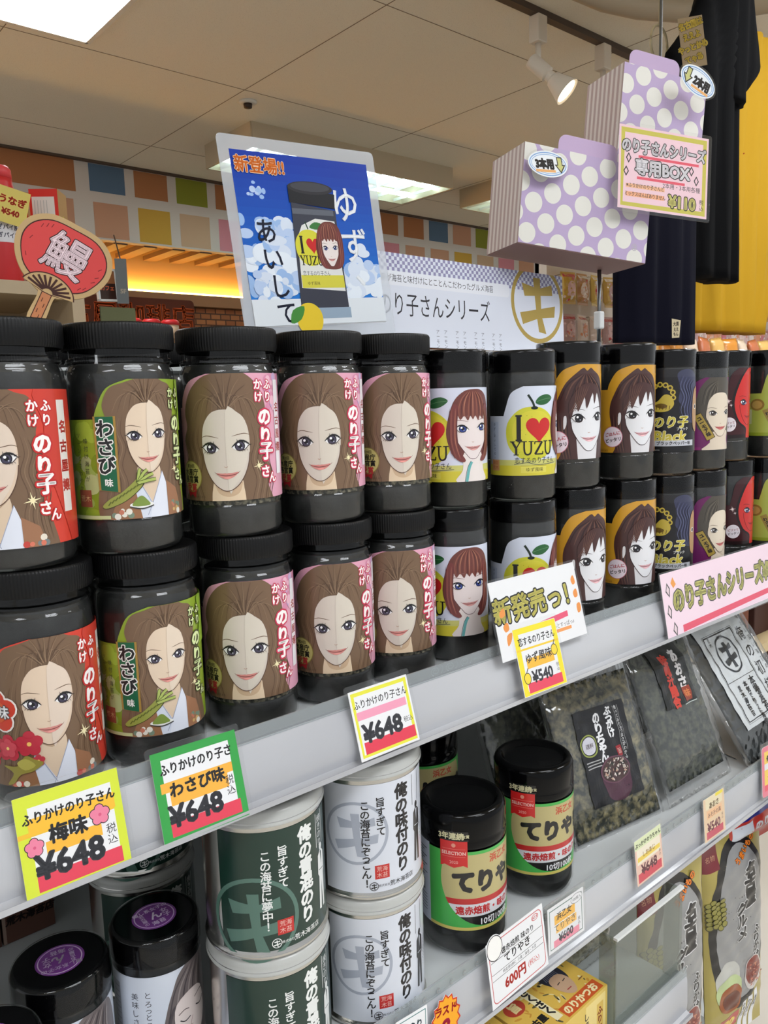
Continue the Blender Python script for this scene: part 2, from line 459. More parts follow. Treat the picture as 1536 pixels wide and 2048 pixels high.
def blossom(A, x, y, r, col, edge=None, mid=None):
    for k in range(5):
        a = R_(90 + 72 * k)
        if edge: A.ell(x + r * .6 * math.cos(a), y + r * .6 * math.sin(a), r * .56, None, edge, 14)
    for k in range(5):
        a = R_(90 + 72 * k); A.ell(x + r * .6 * math.cos(a), y + r * .6 * math.sin(a), r * .47, None, col, 14)
    A.ell(x, y, r * .5, None, col, 14); A.ell(x, y, r * .18, None, mid or (240, 205, 120), 10)
def big_title(A, x, H, s, red, fill=(250, 244, 242), halo=(252, 240, 240)):
    A.text('かけ', x - 5.2 * s, H - 4 * s, 8.4 * s, fill, .035, .095, red, vert=True, anchor='l', pitch=1.12)
    A.text('ふり', x + 4.6 * s, H - 4 * s, 8.4 * s, fill, .035, .095, red, vert=True, anchor='l', pitch=1.12)
    A.text('のり', x, H - 26 * s, 14.2 * s, fill, .05, .095, red, vert=True, anchor='l', pitch=1.05)
    A.text('子', x + .6 * s, H - 60 * s, 15 * s, fill, .035, .09, red, vert=True)
    A.text('さ', x - 1.5 * s, H - 76 * s, 10 * s, fill, .035, .095, red, vert=True); A.text('ん', x + 6 * s, H - 81 * s, 9 * s, fill, .03, .095, red, vert=True)
def stepped(A, H, low, uL, uS, uT, col, uR=66):
    A.poly([(uL, 0), (uL, low)] + [(uS, low)] + cr([(uS, low), (uS + 3, low + (H - low) * .3), ((uS + uT) / 2 - 2, H - (H - low) * .22), (uT, H)], False, 5) + [(uR, H), (uR, 0)], col)

def label_pink():
    A = Art(); H = 97
    stepped(A, H, 72, -78, -46, -14, (226, 164, 186))
    for k in range(26):
        A.ell(random.uniform(36, 62), random.uniform(70, 94), random.uniform(2, 5), None, random.choice([(236, 184, 202), (216, 140, 172), (206, 176, 214)]), 12)
    waves(A, -1, 41, 1.0, H)
    A.poly(cr([(-14, -.01), (-13, 9), (-9, 18), (9, 18), (12, 9), (13, -.01)], False, 4), (226, 202, 172))
    A.poly(cr([(-11, 14), (-8, 6), (0, 3), (8, 6), (11, 14)], False, 4), (206, 176, 144))
    lady(A, -1, 41, 1.0, shade=(218, 208, 194))
    big_title(A, 33, H, 1.0, (204, 52, 84))
    sparkle(A, 25, 26, 5)
    A.rect(46, 18, 54, 92, (240, 236, 240)); A.text('名古屋嬢', 50, 55, 8, (170, 60, 60), .02, vert=True, pitch=1.3)
    A.poly([(-40, 11), (-29, 11), (-30, 2), (-34.5, 5), (-39, 2)], (176, 40, 48)); A.ell(-34.5, 19, 12.4, None, (142, 128, 66)); A.ell(-34.5, 19, 11.6, None, (190, 178, 110))
    A.text('第20回', -34.5, 27, 3.2, INK, .01); A.text('水産庁', -34.5, 22.3, 5.8, INK, .025); A.text('長官賞', -34.5, 16.6, 5.8, INK, .025); A.text('受賞', -34.5, 10.4, 6.6, (190, 60, 60), .03)
    A.text('味付け海苔を細かくきざみました', -53, 40, 3.4, (130, 50, 80), vert=True, pitch=1.2); A.text('ごはんにかけて', -58, 46, 3.4, (130, 50, 80), vert=True, pitch=1.2)
    A.text('名古屋ふりかけ のり', -30, 3, 2.2, (70, 56, 48))
    return A.mesh(R=39.7)
def kimono(A, X, Y, s, dots):
    def T(P): return [(X + s * x, Y + s * y) for x, y in P]
    A.poly(cr(T([(-11, -40), (-9, -26), (9, -26), (11, -40), (4, -58), (-3, -58)]), True, 4), (222, 198, 172))
    A.poly(cr(T([(-9, -29), (0, -33), (9, -29), (0, -36)]), True, 3), (196, 166, 136))
    A.lim = (-200, 0, 200, 300)
    A.poly(T([(-12, -37), (-15, -46), (-14, -80), (2, -80), (2, -62)]), (214, 220, 234)); A.poly(T([(13, -33), (17, -44), (20, -80), (-3, -80), (1, -62)]), (224, 228, 240))
    A.line(T([(13, -33), (1, -62), (-4, -72)]), .5, (160, 166, 190), smooth=False); A.line(T([(-12, -37), (2, -64)]), .5, (160, 166, 190), smooth=False)
    A.poly(T([(-15, -44), (-30, -56), (-40, -80), (-8, -80)]), (150, 106, 74)); A.poly(T([(17, -42), (30, -50), (40, -80), (18, -80)]), (158, 112, 82))
    for k in range(16):
        sg = random.choice((-1, 1)); A.poly(clip(ell(X + s * sg * random.uniform(18, 34), max(2, Y - s * random.uniform(58, 78)), random.uniform(1, 2.4), None, 10), -200, 0, 200, 200), random.choice(dots))
    A.lim = None
def label_green():
    A = Art(); H = 97
    stepped(A, H, 70, -78, -38, -12, (142, 168, 50))
    for k in range(36):
        A.poly(clip(ell(random.uniform(-74, -30), random.uniform(4, 68), random.uniform(3, 8), None, 12), -78, 0, -20, 69), random.choice([(160, 188, 66), (124, 150, 40), (176, 190, 130), (150, 176, 90)]))
    X, Y, s = -1, 58, .78
    waves(A, X, Y, s, H)
    A.poly(clip(cr([(30, 60), (36, 80), (34, 97.5), (66, 97.5), (66, 60)], False, 4), -200, 0, 200, H), (150, 186, 60))
    kimono(A, X, Y, s, [(196, 120, 96), (230, 226, 214), (120, 140, 120), (206, 170, 110)])
    lady(A, X, Y, s, skin=(226, 204, 180), shade=(228, 210, 190))
    big_title(A, 28, H - 2, .88, (62, 62, 30), (226, 240, 176)); sparkle(A, 22, 33, 4)
    A.poly([(-38, 72), (-22, 72), (-22, 19), (-37, 21)], (166, 130, 58)); A.poly([(-36.4, 71.8), (-23.6, 71.8), (-23.6, 19.4), (-35.4, 21)], (18, 96, 62))
    A.text('わさび', -30, 70, 13, (240, 240, 236), .09, vert=True, anchor='l', pitch=.98); A.text('わさび', -30, 70, 13, INK, .03, vert=True, anchor='l', pitch=.98); A.text('味', -29.5, 26, 6, (240, 240, 236), .03)
    DX = -15
    root = [(x + DX, y) for x, y in [(-20, 10), (-14, 15), (-7, 18.5), (0, 24), (6, 29), (9, 25), (4, 19), (-4, 13), (-12, 9.5), (-18, 8)]]
    A.blob([((x - DX) * 1.04 + .6 + DX, y * 1.03 - .6) for x, y in root], (52, 56, 20), 3); A.blob(root, (150, 156, 70), 3)
    for k in range(9): A.line([(DX - 16 + 2.5 * k, 10 + 1.6 * k), (DX - 14 + 2.5 * k, 12.6 + 1.5 * k)], .8, (96, 104, 36))
    for dx, dy in ((2, 10), (7, 9), (11, 6), (13, 2)): A.line([(5 + DX, 25), (5 + DX + dx * .55, 25 + dy * .7), (5 + DX + dx, 25 + dy)], 2.6, (70, 84, 26)); A.line([(5 + DX, 25), (5 + DX + dx * .55, 25 + dy * .7), (5 + DX + dx, 25 + dy)], 1.8, (172, 186, 98))
    A.ell(-8, 9.5, 8.5, 2.4, (236, 236, 232)); A.blob([(-14.5, 9), (-12, 13.5), (-8, 16), (-4.4, 13), (-2.5, 9)], (126, 148, 66), 3); A.line([(-16.4, 8.6), (-8, 6.8), (.4, 8.6)], .8, (60, 60, 58))
    A.text('味付け海苔が', -46, 42, 4.2, (80, 84, 60), vert=True, pitch=1.25); A.text('ツーンとさわやかに', -53, 38, 4.2, (80, 84, 60), vert=True, pitch=1.25)
    A.rect(-56, 9, -44, 21, (150, 84, 62)); A.text('荒木', -50, 15, 5, (206, 170, 120))
    A.rect(-70, .5, -30, 3, (196, 204, 150))
    return A.mesh(R=39.7)
def label_red():
    A = Art(); H = 101
    stepped(A, H, 72, -78, -46, -10, (214, 66, 50))
    X, Y, s = -1, 57, .88
    waves(A, X, Y, s, H)
    A.poly(clip(cr([(31, 58), (34, 78), (29, 101.5), (66, 101.5), (66, 0), (52, 0)], False, 4), -200, 0, 200, H), (204, 62, 48))
    kimono(A, X, Y, s, [(216, 120, 96), (232, 222, 206), (196, 70, 60), (120, 130, 130)])
    lady(A, X, Y, s, skin=(226, 202, 178), shade=(226, 207, 190), iris=(66, 62, 84))
    big_title(A, 32, H - 2, .98, (196, 40, 40)); sparkle(A, 22, 30, 6)
    A.rect(46, 20, 55, 94, (232, 226, 220)); A.text('名古屋嬢', 50.5, 57, 8.6, (184, 52, 48), .04, vert=True, pitch=1.5)
    for x, y, r in ((-30, 27, 9), (-44, 20, 7)): blossom(A, x, y, r, (190, 44, 62)); blossom(A, x, y, r * .7, (206, 70, 84))
    blossom(A, -15, 30, 8.5, (190, 44, 62), mid=(240, 190, 100)); blossom(A, -10, 18, 4, (190, 60, 72))
    blossom(A, -36, 52, 13.5, (206, 62, 40), (244, 238, 232)); A.ell(-36, 52, 7.5, None, (212, 90, 44)); A.text('梅味', -36, 52, 9.5, (90, 80, 80), .09); A.text('梅味', -36, 52, 9.5, WHITE, .02)
    A.blob([(-24, 15), (-18, 22), (-12, 19), (-7, 16), (-14, 11), (-22, 9), (-27, 3), (-32, 2), (-27, 10), (-34, 15)], (150, 140, 62), 4); A.blob([(-24, 17), (-18, 20), (-12, 15), (-19, 12)], (182, 172, 84), 3)
    return A.mesh(R=39.7)

def citrus(A, x, y, r, col, leafrot=0):
    A.blob([(x - r, y), (x - r * .88, y + r * .5), (x - r * .4, y + r * .92), (x + r * .3, y + r * .94), (x + r * .85, y + r * .55), (x + r, y - r * .05), (x + r * .8, y - r * .62), (x + r * .3, y - r * .95), (x - r * .35, y - r * .95), (x - r * .85, y - r * .55)], col, 4)
def serif_text(A, s, x, y, h, w, sp, col):
    st = h * .17
    for ch in s:
        def b(P, ww=st): A.line([(x + p[0] * w, y + p[1] * h) for p in P], ww, col, smooth=False)
        sf = lambda cx, cy: A.rect(x + cx * w - .26 * w, y + cy * h - .035 * h, x + cx * w + .26 * w, y + cy * h + .035 * h, col)
        if ch == 'Y': b([(.1, 1), (.5, .48)]); b([(.9, 1), (.5, .48)], st * .5); b([(.5, .5), (.5, 0)]); sf(.12, 1); sf(.88, 1); sf(.5, 0)
        if ch == 'U': A.line([(x + p[0] * w, y + p[1] * h) for p in [(.15, 1), (.15, .35), (.3, .05), (.55, .01), (.75, .1), (.85, .35), (.85, 1)]], st * .75, col, n=3); sf(.15, 1); sf(.85, 1)
        if ch == 'Z': b([(.08, .97), (.92, .97)], st * .5); b([(.88, .97), (.1, .03)]); b([(.08, .03), (.94, .03)], st * .5); b([(.08, 1), (.06, .78)], st * .5); b([(.94, 0), (.97, .24)], st * .5)
        if ch == 'I': b([(.5, 0), (.5, 1)], st * 1.05); sf(.5, 1); sf(.5, 0)
        x += w + sp
def heart(A, x, y, r, col):
    P = []
    for k in range(40):
        t = 2 * pi * k / 40; P.append((x + r * .0625 * 16 * math.sin(t) ** 3, y + r * .066 * (13 * math.cos(t) - 5 * math.cos(2 * t) - 2 * math.cos(3 * t) - math.cos(4 * t))))
    A.poly(P, col)
def bob(A, X, Y, s):
    def T(P): return [(X + s * x, Y + s * y) for x, y in P]
    A.blob(T([(0, 39), (12, 38), (22, 30), (27, 14), (27, -4), (26, -18), (20, -31), (10, -36), (-8, -36), (-17, -33), (-25, -22), (-29, -6), (-26, 12), (-20, 28), (-10, 37)]), (112, 62, 56), 4)
def bob_front(A, X, Y, s):
    def T(P): return [(X + s * x, Y + s * y) for x, y in P]
    cols = [(150, 90, 74), (92, 48, 46), (176, 116, 92), (110, 58, 54)]
    A.poly(cr(T([(-14, 8), (-17, 14), (-17, 24), (-10, 34), (0, 38), (11, 34), (17, 24), (17, 14), (14, 8), (10, 12), (7, 7), (3, 12), (0, 8), (-3, 12), (-6, 7), (-10, 12)]), True, 3), (118, 66, 58))
    for k in range(13):
        t = -1 + k / 6
        A.line(T([(t * 5, 37), (t * 12, 30), (t * 15.5, 20), (t * 15, 10)]), 1.1 * s, cols[k % 4], taper=1)
    for sg in (-1, 1):
        A.poly(cr(T([(sg * 16, 20), (sg * 21, 24), (sg * 26, 8), (sg * 27, -10), (sg * 24, -26), (sg * 15, -35), (sg * 9, -34), (sg * 15, -24), (sg * 17.4, -10), (sg * 17.4, 6)]), True, 3), (124, 62, 60))
        for k in range(5):
            x = 18 + k * 1.9; A.line(T([(sg * (x - 1), 20), (sg * x, 2), (sg * (x - .5), -16), (sg * (x - 5), -32)]), .9 * s, cols[(k + 1) % 4], taper=1)
def label_yuzu():
    A = Art(); H = 95
    stepped(A, H, 64, -46, -22, 0, (214, 220, 236), uR=92)
    A.poly(clip([(-46, -1), (-46, 17), (92, 17), (92, -1)], -46, 0, 92, 99), (206, 204, 118)); A.rect(-46, 0, 92, 11, (212, 200, 62))
    A.rect(-43, 12, -29, 58, (196, 206, 228))
    citrus(A, 10, 45, 29, (206, 204, 54)); citrus(A, 12, 46, 24, (216, 208, 62))
    for k in range(14): A.ell(10 + random.uniform(-22, 22), 45 + random.uniform(-22, 22), .5, None, (176, 166, 40), 6)
    A.line([(12, 72), (10, 78), (5, 86)], 2.4, (22, 40, 28)); A.ell(12, 72, 4, 1.8, (16, 30, 22), 14)
    A.blob([(13, 78), (18, 84), (28, 86), (35, 82), (27, 76), (18, 75)], (38, 96, 52), 4); A.line([(14, 78.5), (24, 81), (34, 82)], .5, (96, 140, 96))
    serif_text(A, 'I', -11.5, 38, 26, 13, 0, INK); heart(A, 17, 50, 14.5, (200, 40, 40))
    serif_text(A, 'YUZU', -13, 22.5, 14, 10.5, 1.6, INK)
    bob(A, 61, 55, .98)
    A.poly(clip(cr([(51, 30), (49, 12), (43, 0), (79, 0), (75, 12), (71, 30)], True, 4), -90, 0, 92, 99), (232, 222, 218))
    A.line([(53, 0), (56, 14), (59, 20)], 3, (104, 176, 176)); A.line([(51, 0), (54, 14), (58, 21)], .5, (40, 70, 80))
    lady(A, 61, 54, .93, wide=1.12, skin=(232, 220, 218), line=(90, 50, 60), iris=(48, 70, 150), lips=(206, 150, 146), lash=.4, brow=(130, 90, 84), jaw=.8)
    bob_front(A, 61, 55, .98)
    A.text('恋するのり子さん', 14, 16.5, 7.2, (36, 44, 60), .0, sx=.82, jit=6); A.line([(-10, 12), (4, 14), (16, 11.5), (40, 13)], .5, (60, 70, 90))
    A.rect(-3, 3, 26, 10, (220, 210, 90)); A.text('ゆず風味', 12, 6.4, 5, (70, 60, 30)); A.line([(-3, 10.4), (26, 10.4)], .4, (150, 140, 50))
    A.text('ゆず、あいしてる。', -35, 38, 3.7, (70, 90, 120), vert=True, pitch=1.3)
    A.rect(-40, 5, -28, 17, (214, 160, 106)); A.text('海苔', -34, 13.6, 4.6, (188, 100, 60)); A.text('荒木', -34, 8.4, 4.6, (188, 100, 60))
    return A.mesh(R=36.7)
def label_mustard():
    A = Art(); H = 103
    stepped(A, H, 75, -62, -25, 5, (214, 158, 44), uR=60); A.rect(-62, 0, 60, 5, (206, 150, 40))
    A.rect(-60, 6, -46, 62, (204, 150, 46))
    D, D2, D3 = (74, 46, 44), (108, 74, 62), (52, 32, 34)
    A.lim = (-90, 0, 90, H)
    A.blob([(6, 96), (12, 99), (16, 96), (21, 99), (26, 96), (38, 88), (46, 70), (48, 50), (46, 20), (44, -6), (-14, -6), (-14, 8), (-18, 20), (-20, 34), (-22, 46), (-21, 58), (-16, 70), (-8, 84)], D, 4)
    for k in range(11): A.line([(10 + k, 92), (-6 + 4.4 * k, 82 - .5 * k), (-15 + 5.8 * k, 64)], 1.6, D2 if k % 2 else D3, taper=1)
    for k in range(7): A.line([(-19 + 2 * k, 46), (-17 + 1.8 * k, 24), (-12 + 1.6 * k, 0)], 1.1, D2 if k % 2 else D3, taper=1)
    A.poly([(3, 22), (5, -1), (30, -1), (33, 24)], (222, 220, 224)); A.lim = None
    lady(A, 18.5, 45, 1.08, wide=1.06, skin=(230, 230, 234), line=(60, 40, 44), iris=(40, 36, 40), lips=(222, 176, 182), brow=(50, 36, 36), lash=.6, jaw=.85, eyes=1.05)
    A.poly(cr([(-3, 44), (-5, 62), (6, 78), (18, 83), (32, 78), (40, 64), (40, 44), (36, 60), (30, 72), (26, 60), (23, 72), (15, 55), (12, 68), (5, 52), (2, 62)], True, 3), D)
    for k in range(6): A.line([(18 - 3 * k, 80), (11 - 2 * k, 66 - k), (6 - 2.4 * k, 54 - k)], .8, D2, taper=1)
    A.blob([(-11, 46), (-8, 47), (-8, 38), (-11, 33)], (228, 226, 228), 3)
    A.ell(-18, 19, 12.4, None, (206, 120, 140)); A.ell(-18, 19, 11.7, None, (236, 222, 232)); A.text('ごはんに', -18, 22.5, 4.9, (180, 50, 60), .03, rot=10); A.text('ピッタリ', -17, 15.5, 5.2, (60, 44, 46), .03, rot=10)
    A.text('海苔とごはんは相性ぴったり', -50, 36, 3.8, (176, 112, 30), vert=True, pitch=1.2); A.rect(-58, 7, -47, 18, (206, 130, 40)); A.text('荒木', -52.5, 12.5, 4.6, (170, 90, 24))
    A.text('名古屋のり 味付海苔', -36, 2.4, 2.6, (120, 80, 26))
    return A.mesh(R=36.7)
GOLD = (200, 176, 70)
def label_black():
    A = Art(); H = 106
    A.rect(-62, 0, 60, H, (26, 24, 28)); A.rect(-62, 0, 60, 8, (20, 20, 22))
    A.lim = (-90, 20, 90, H)
    A.blob([(6, 100), (20, 106), (36, 100), (44, 80), (44, 40), (20, 40), (16, 56), (8, 66), (10, 82)], (58, 60, 88), 4)
    for k in range(10): A.line([(12 + 2.6 * k, 98 - .8 * k), (8 + 2.2 * k, 84), (14 + 2 * k, 70), (9 + 2.4 * k, 54), (16 + 2 * k, 40)], 1.1, (96, 100, 132) if k % 2 else (34, 34, 54), taper=1)
    A.blob([(34, 78), (44, 80), (46, 30), (34, 30), (31, 54)], (180, 140, 96), 4); A.ell(38, 58, 4, 3.4, (240, 236, 230), 14); A.ell(38, 58, 2.6, None, (24, 22, 28), 12); A.lim = None
    for k in range(9):                                 # gilt scrolled crest
        a = R_(200 - 26 * k); A.ell(-14 + 15 * math.cos(a), 72 + 15 * math.sin(a), 3.6, None, GOLD, 12); A.ell(-14 + 15 * math.cos(a), 72 + 15 * math.sin(a), 1.9, None, (60, 46, 20), 10)
    A.blob([(-26, 62), (-18, 66), (-10, 74), (-2, 72), (2, 62), (-4, 54), (-14, 52), (-24, 54)], GOLD, 4); A.blob([(-22, 60), (-14, 63), (-6, 60), (-12, 56)], (110, 84, 30), 3)
    for k in range(5): A.line([(-20 + 4 * k, 55), (-19 + 4 * k, 60)], .8, (90, 66, 22))
    A.text('のり子', -1, 39, 16, (206, 190, 70), .035, .03, (240, 236, 200), sk=.18)
    A.text('Black', -2, 21, 19, (206, 188, 70), .035, .03, (240, 236, 200), sk=.12, sx=1.06); A.text('ブラック', 14, 30, 4.2, (226, 226, 220), .03)
    A.rect(-30, 8, 34, 15.4, (196, 198, 206)); A.text('ブラックペッパー味', 4, 11.8, 5.2, (24, 24, 30), .03)
    A.text('海苔とスパイス', -46, 60, 4, (150, 140, 90), vert=True); A.text('www', -18, 3.4, 3, (170, 170, 170))
    return A.mesh(R=36.7)
def label_purple():
    A = Art(); H = 98
    stepped(A, H, 66, -58, -18, 4, (112, 34, 96), uR=56); A.rect(-58, 0, 0, 4, (136, 38, 110))
    A.lim = (-90, 0, 90, H)
    A.blob([(12, 99), (28, 102), (46, 94), (52, 70), (50, 20), (0, 26), (-6, 44), (-8, 62), (-2, 84)], (84, 78, 70), 4)
    for k in range(8): A.line([(22, 94), (6 + 2 * k, 84 - 2 * k), (0 + 3 * k, 60)], 1.1, (110, 102, 90) if k % 2 else (62, 56, 52), taper=1)
    A.poly(cr([(14, 24), (12, 10), (2, -1), (50, -1), (44, 12), (44, 26)], True, 3), (222, 206, 186)); A.lim = None
    lady(A, 28, 50, .95, wide=1.15, skin=(226, 212, 192), line=(110, 84, 70), iris=(70, 60, 50), lips=(200, 110, 106), lash=.35, jaw=.8, eyes=.85)
    A.blob([(10, 49), (7, 55), (6, 45), (9, 40)], (222, 206, 186), 3)
    P = [(-10, 46), (-1, 50), (18, 18), (8, 13)]
    A.poly([(x * 1.06 + .2, y * 1.04 - 1) for x, y in P], (60, 46, 22)); A.poly(P, (172, 146, 66)); A.text('ユーモア味', 3.8, 32, 6.4, INK, .05, vert=True, rot=30, pitch=.95)
    A.text('名古屋の味のり', -32, 44, 4.2, (200, 170, 196), vert=True, pitch=1.25)
    A.rect(-40, 8, -26, 22, (190, 70, 72)); A.text('海苔', -33, 17.6, 5, (226, 190, 180)); A.text('荒木', -33, 12, 5, (226, 190, 180)); A.text('www.nori', -22, 2, 2.6, (216, 190, 210))
    return A.mesh(R=36.7)
def label_scarlet():
    A = Art(); H = 102
    stepped(A, H, 60, -58, -14, 6, (62, 18, 24), uR=56); A.rect(-58, 0, 56, 5, (30, 12, 14))
    A.blob([(26, 103), (38, 98), (46, 80), (46, 10), (26, 0), (20, 12), (6, 22), (-4, 42), (-4, 60), (4, 82), (14, 96)], (24, 14, 16), 4)
    A.lim = (-90, 0, 90, H); A.blob([(28, 102), (46, 96), (52, 60), (50, 0), (24, -2), (22, 14), (8, 24), (0, 42), (0, 60), (8, 82), (17, 95)], (206, 48, 44), 4); A.lim = None
    lady(A, 26, 52, 1.0, skin=(206, 48, 44), line=(60, 14, 16), iris=(70, 70, 120), lips=(176, 30, 34), brow=(60, 20, 20), lash=.4, mouthline=(90, 10, 14))
    sparkle(A, -10, 54, 5, (246, 226, 226)); sparkle(A, -6, 48, 3, (246, 226, 226))
    A.ell(-8, 20, 10.4, None, (236, 226, 232)); A.text('ピリッと', -8, 22.5, 4.2, (150, 40, 60), .02, rot=8); A.text('ピッタリ', -7.5, 17, 4.2, (60, 30, 40), .02, rot=8)
    A.text('ぴり辛味のり', -34, 36, 4.4, (206, 150, 120), vert=True); A.text('荒木海苔店', -34, 2.4, 2.8, (200, 180, 170))
    return A.mesh(R=36.7)
def label_lime():
    A = Art(); H = 102
    stepped(A, H, 64, -52, -16, 6, (166, 178, 76), uR=60); A.rect(-52, 0, 60, 5, (140, 156, 40)); A.rect(-50, 18, -30, 40, (196, 198, 150))
    A.blob([(0, 70), (10, 80), (26, 80), (32, 66), (22, 56), (8, 56)], INK, 4); A.blob([(3, 69), (11, 77), (24, 77), (28, 67), (20, 60), (8, 60)], WHITE, 4); A.blob([(14, 75), (24, 75), (27, 68), (20, 62), (13, 66)], INK, 3)
    A.blob([(12, 56), (24, 56), (34, 40), (30, 26), (20, 36)], WHITE, 4); A.line([(14, 56), (22, 44), (30, 24)], 3.4, INK); A.line([(20, 52), (26, 34), (24, 14)], 2.4, INK)
    A.ell(-22, 47, 11, 9, (140, 112, 50), 18); A.ell(-22, 47, 8, 6, (180, 150, 80), 16)
    P = [(-14, 38), (-5, 42), (10, 14), (1, 9)]; A.poly(P, (150, 130, 60)); A.text('わさび味', -2, 26, 6, INK, .04, vert=True, rot=30)
    A.text('のりわさび', 34, 30, 10, INK, .05, vert=True); A.text('ツンとくる', -40, 40, 4, (90, 100, 40), vert=True)
    return A.mesh(R=36.7)

# --- tins
def shop_mark(A, x, y, r, col, w=.13):
    A.line(ell(x, y, r, r, 40), r * w, col, smooth=False, closed=True)
    A.poly([(x - .62 * r, y + .50 * r), (x - .52 * r, y + .16 * r), (x + .62 * r, y + .24 * r), (x + .60 * r, y + .52 * r), (x + .05 * r, y + .38 * r)], col)
    A.poly([(x - .72 * r, y - .28 * r), (x - .62 * r, y - .58 * r), (x + .02 * r, y - .40 * r), (x + .68 * r, y - .34 * r), (x + .72 * r, y - .04 * r)], col)
    A.poly([(x - .16 * r, y + .66 * r), (x + .12 * r, y + .66 * r), (x + .14 * r, y - .30 * r), (x + .32 * r, y - .80 * r), (x + .02 * r, y - .76 * r), (x - .06 * r, y - .30 * r)], col)
def standing_man(A, x, y, h, col, gap):
    A.ell(x, y + .93 * h, .042 * h, .055 * h, col, 14)
    A.poly([(x - .03 * h, y + .88 * h), (x + .03 * h, y + .88 * h), (x + .09 * h, y + .82 * h), (x + .1 * h, y + .56 * h), (x + .07 * h, y + .5 * h), (x + .08 * h, y), (x + .02 * h, y), (x, y + .44 * h), (x - .03 * h, y), (x - .09 * h, y + .02 * h), (x - .07 * h, y + .5 * h), (x - .1 * h, y + .55 * h), (x - .09 * h, y + .82 * h)], col)
    A.poly([(x - .02 * h, y + .86 * h), (x + .02 * h, y + .86 * h), (x, y + .66 * h)], gap); A.line([(x - .07 * h, y + .6 * h), (x + .07 * h, y + .58 * h)], .6, gap)
def label_tin(bg, mark, ink, title, line2, seam=-26, u0=None, dark=False):
    A = Art(); H = 90
    u0 = -40; A.rect(u0, 0, 96, H, bg)
    shop_mark(A, -14 if dark else -12, 24 if dark else 50, 31 if dark else 25, mark, .1)
    A.text(title, 27, H - 4, 13.4, ink, .045, vert=True, anchor='l', pitch=.92)
    A.text('旨すぎて', 8, 79 if not dark else 78, 8.2, ink, .02, vert=True, anchor='l', pitch=.98)
    A.text(line2, -4.5, 77 if not dark else 76, 8.2, ink, .02, vert=True, anchor='l', pitch=.93)
    A.rect(2, 11, 14, 22.5, (196, 40, 36)); A.text('荒海', 8, 19.3, 4.6, (232, 190, 180)); A.text('木苔', 8, 14.2, 4.6, (232, 190, 180))
    shop_mark(A, 1, 5.2, 3.4, ink, .16); A.text('株式会社', 9.5, 5.2, 2.4, ink); A.text('荒木海苔店', 26, 5.4, 4.8, ink, .01)
    A.line([(40, 88), (40, 62)], .6, ink); A.line([(49, 88), (49, 62)], .6, ink)
    A.text('焼きのり' if dark else '味のり', 44.5, 86, 6.4, ink, .0, vert=True, anchor='l', pitch=.95) if dark else None
    standing_man(A, 46, 12, 52, ink, bg)
    if not dark:
        for k in range(9): A.text('こだわりの海苔を味わう', 54 + 3 * k, 40, 2.2, (90, 92, 100), vert=True, pitch=1.3)
    return A.mesh(R=45.2)
def label_teriyaki():
    A = Art(); H = 76; R = 40.7
    A.rect(-62, 0, -38, H + 2, (196, 202, 220))
    for k in range(12): A.line([(-59, 70 - 2.7 * k), (-42 - 4 * (k % 3), 70 - 2.7 * k)], 1, (70, 74, 92))
    A.line([(-57, 28), (-57, 38), (-47, 38), (-47, 28)], 1.2, INK, smooth=False, closed=True); A.text('プラ', -52, 33, 4.6, INK, .03)
    for k in range(6): A.line([(-58, 24 - 3 * k), (-43, 24 - 3 * k)], .9, (90, 94, 110))
    A.rect(-38, 0, 70, H, (74, 176, 80)); A.rect(-38, 0, 70, 3, (206, 190, 100))
    A.lim = (-38, 2.5, 70, H - 3)
    A.ell(20, 50, 45, 46, (190, 176, 122), 48)
    for top_, c in ((31, (190, 40, 40)), (25.5, (214, 214, 218)), (13.5, (24, 22, 22))):
        A.lim = (-38, 2.5, 70, top_); A.ell(20, 50, 45, 46.5, c, 60)
    A.lim = (-38, 2.5, 70, H - 3)
    A.lim = None
    for k, ch in enumerate('てりやき'): A.text(ch, -4 + 21 * k, 47, 22 if k != 2 else 20, INK, .07)
    A.text('浜乙女', 34, 66.5, 8.6, (196, 84, 56), .04); A.text('遠赤焙煎・味のり', 21, 19.6, 8.2, (190, 36, 40), .04); A.text('10切100枚', 28, 8, 8, WHITE, .02)
    # award ribbon reaching from the lid down over the label
    A.poly([(-25, 86), (0, 86), (0, 61), (-4, 63), (-12.5, 60.5), (-21, 63), (-25, 61)], (206, 36, 36)); A.rect(-26, 86, 1, 95, (20, 20, 20))
    A.text('3年連続', -15, 90.6, 6.8, (206, 200, 160), .04); A.text('金賞', -1.5, 90.6, 3.4, (206, 200, 160), .02)
    A.text('SELECTION', -12.5, 74.6, 4.4, (236, 190, 180), .03); A.text('2020', -12.5, 66, 4, (236, 180, 170)); A.line([(-23, 78.4), (-2, 78.4)], .4, (226, 120, 110)); A.line([(-23, 71), (-2, 71)], .4, (226, 120, 110)); A.ell(-12.5, 82, 2, None, (226, 150, 130), 10)
    return A.mesh(R=R)
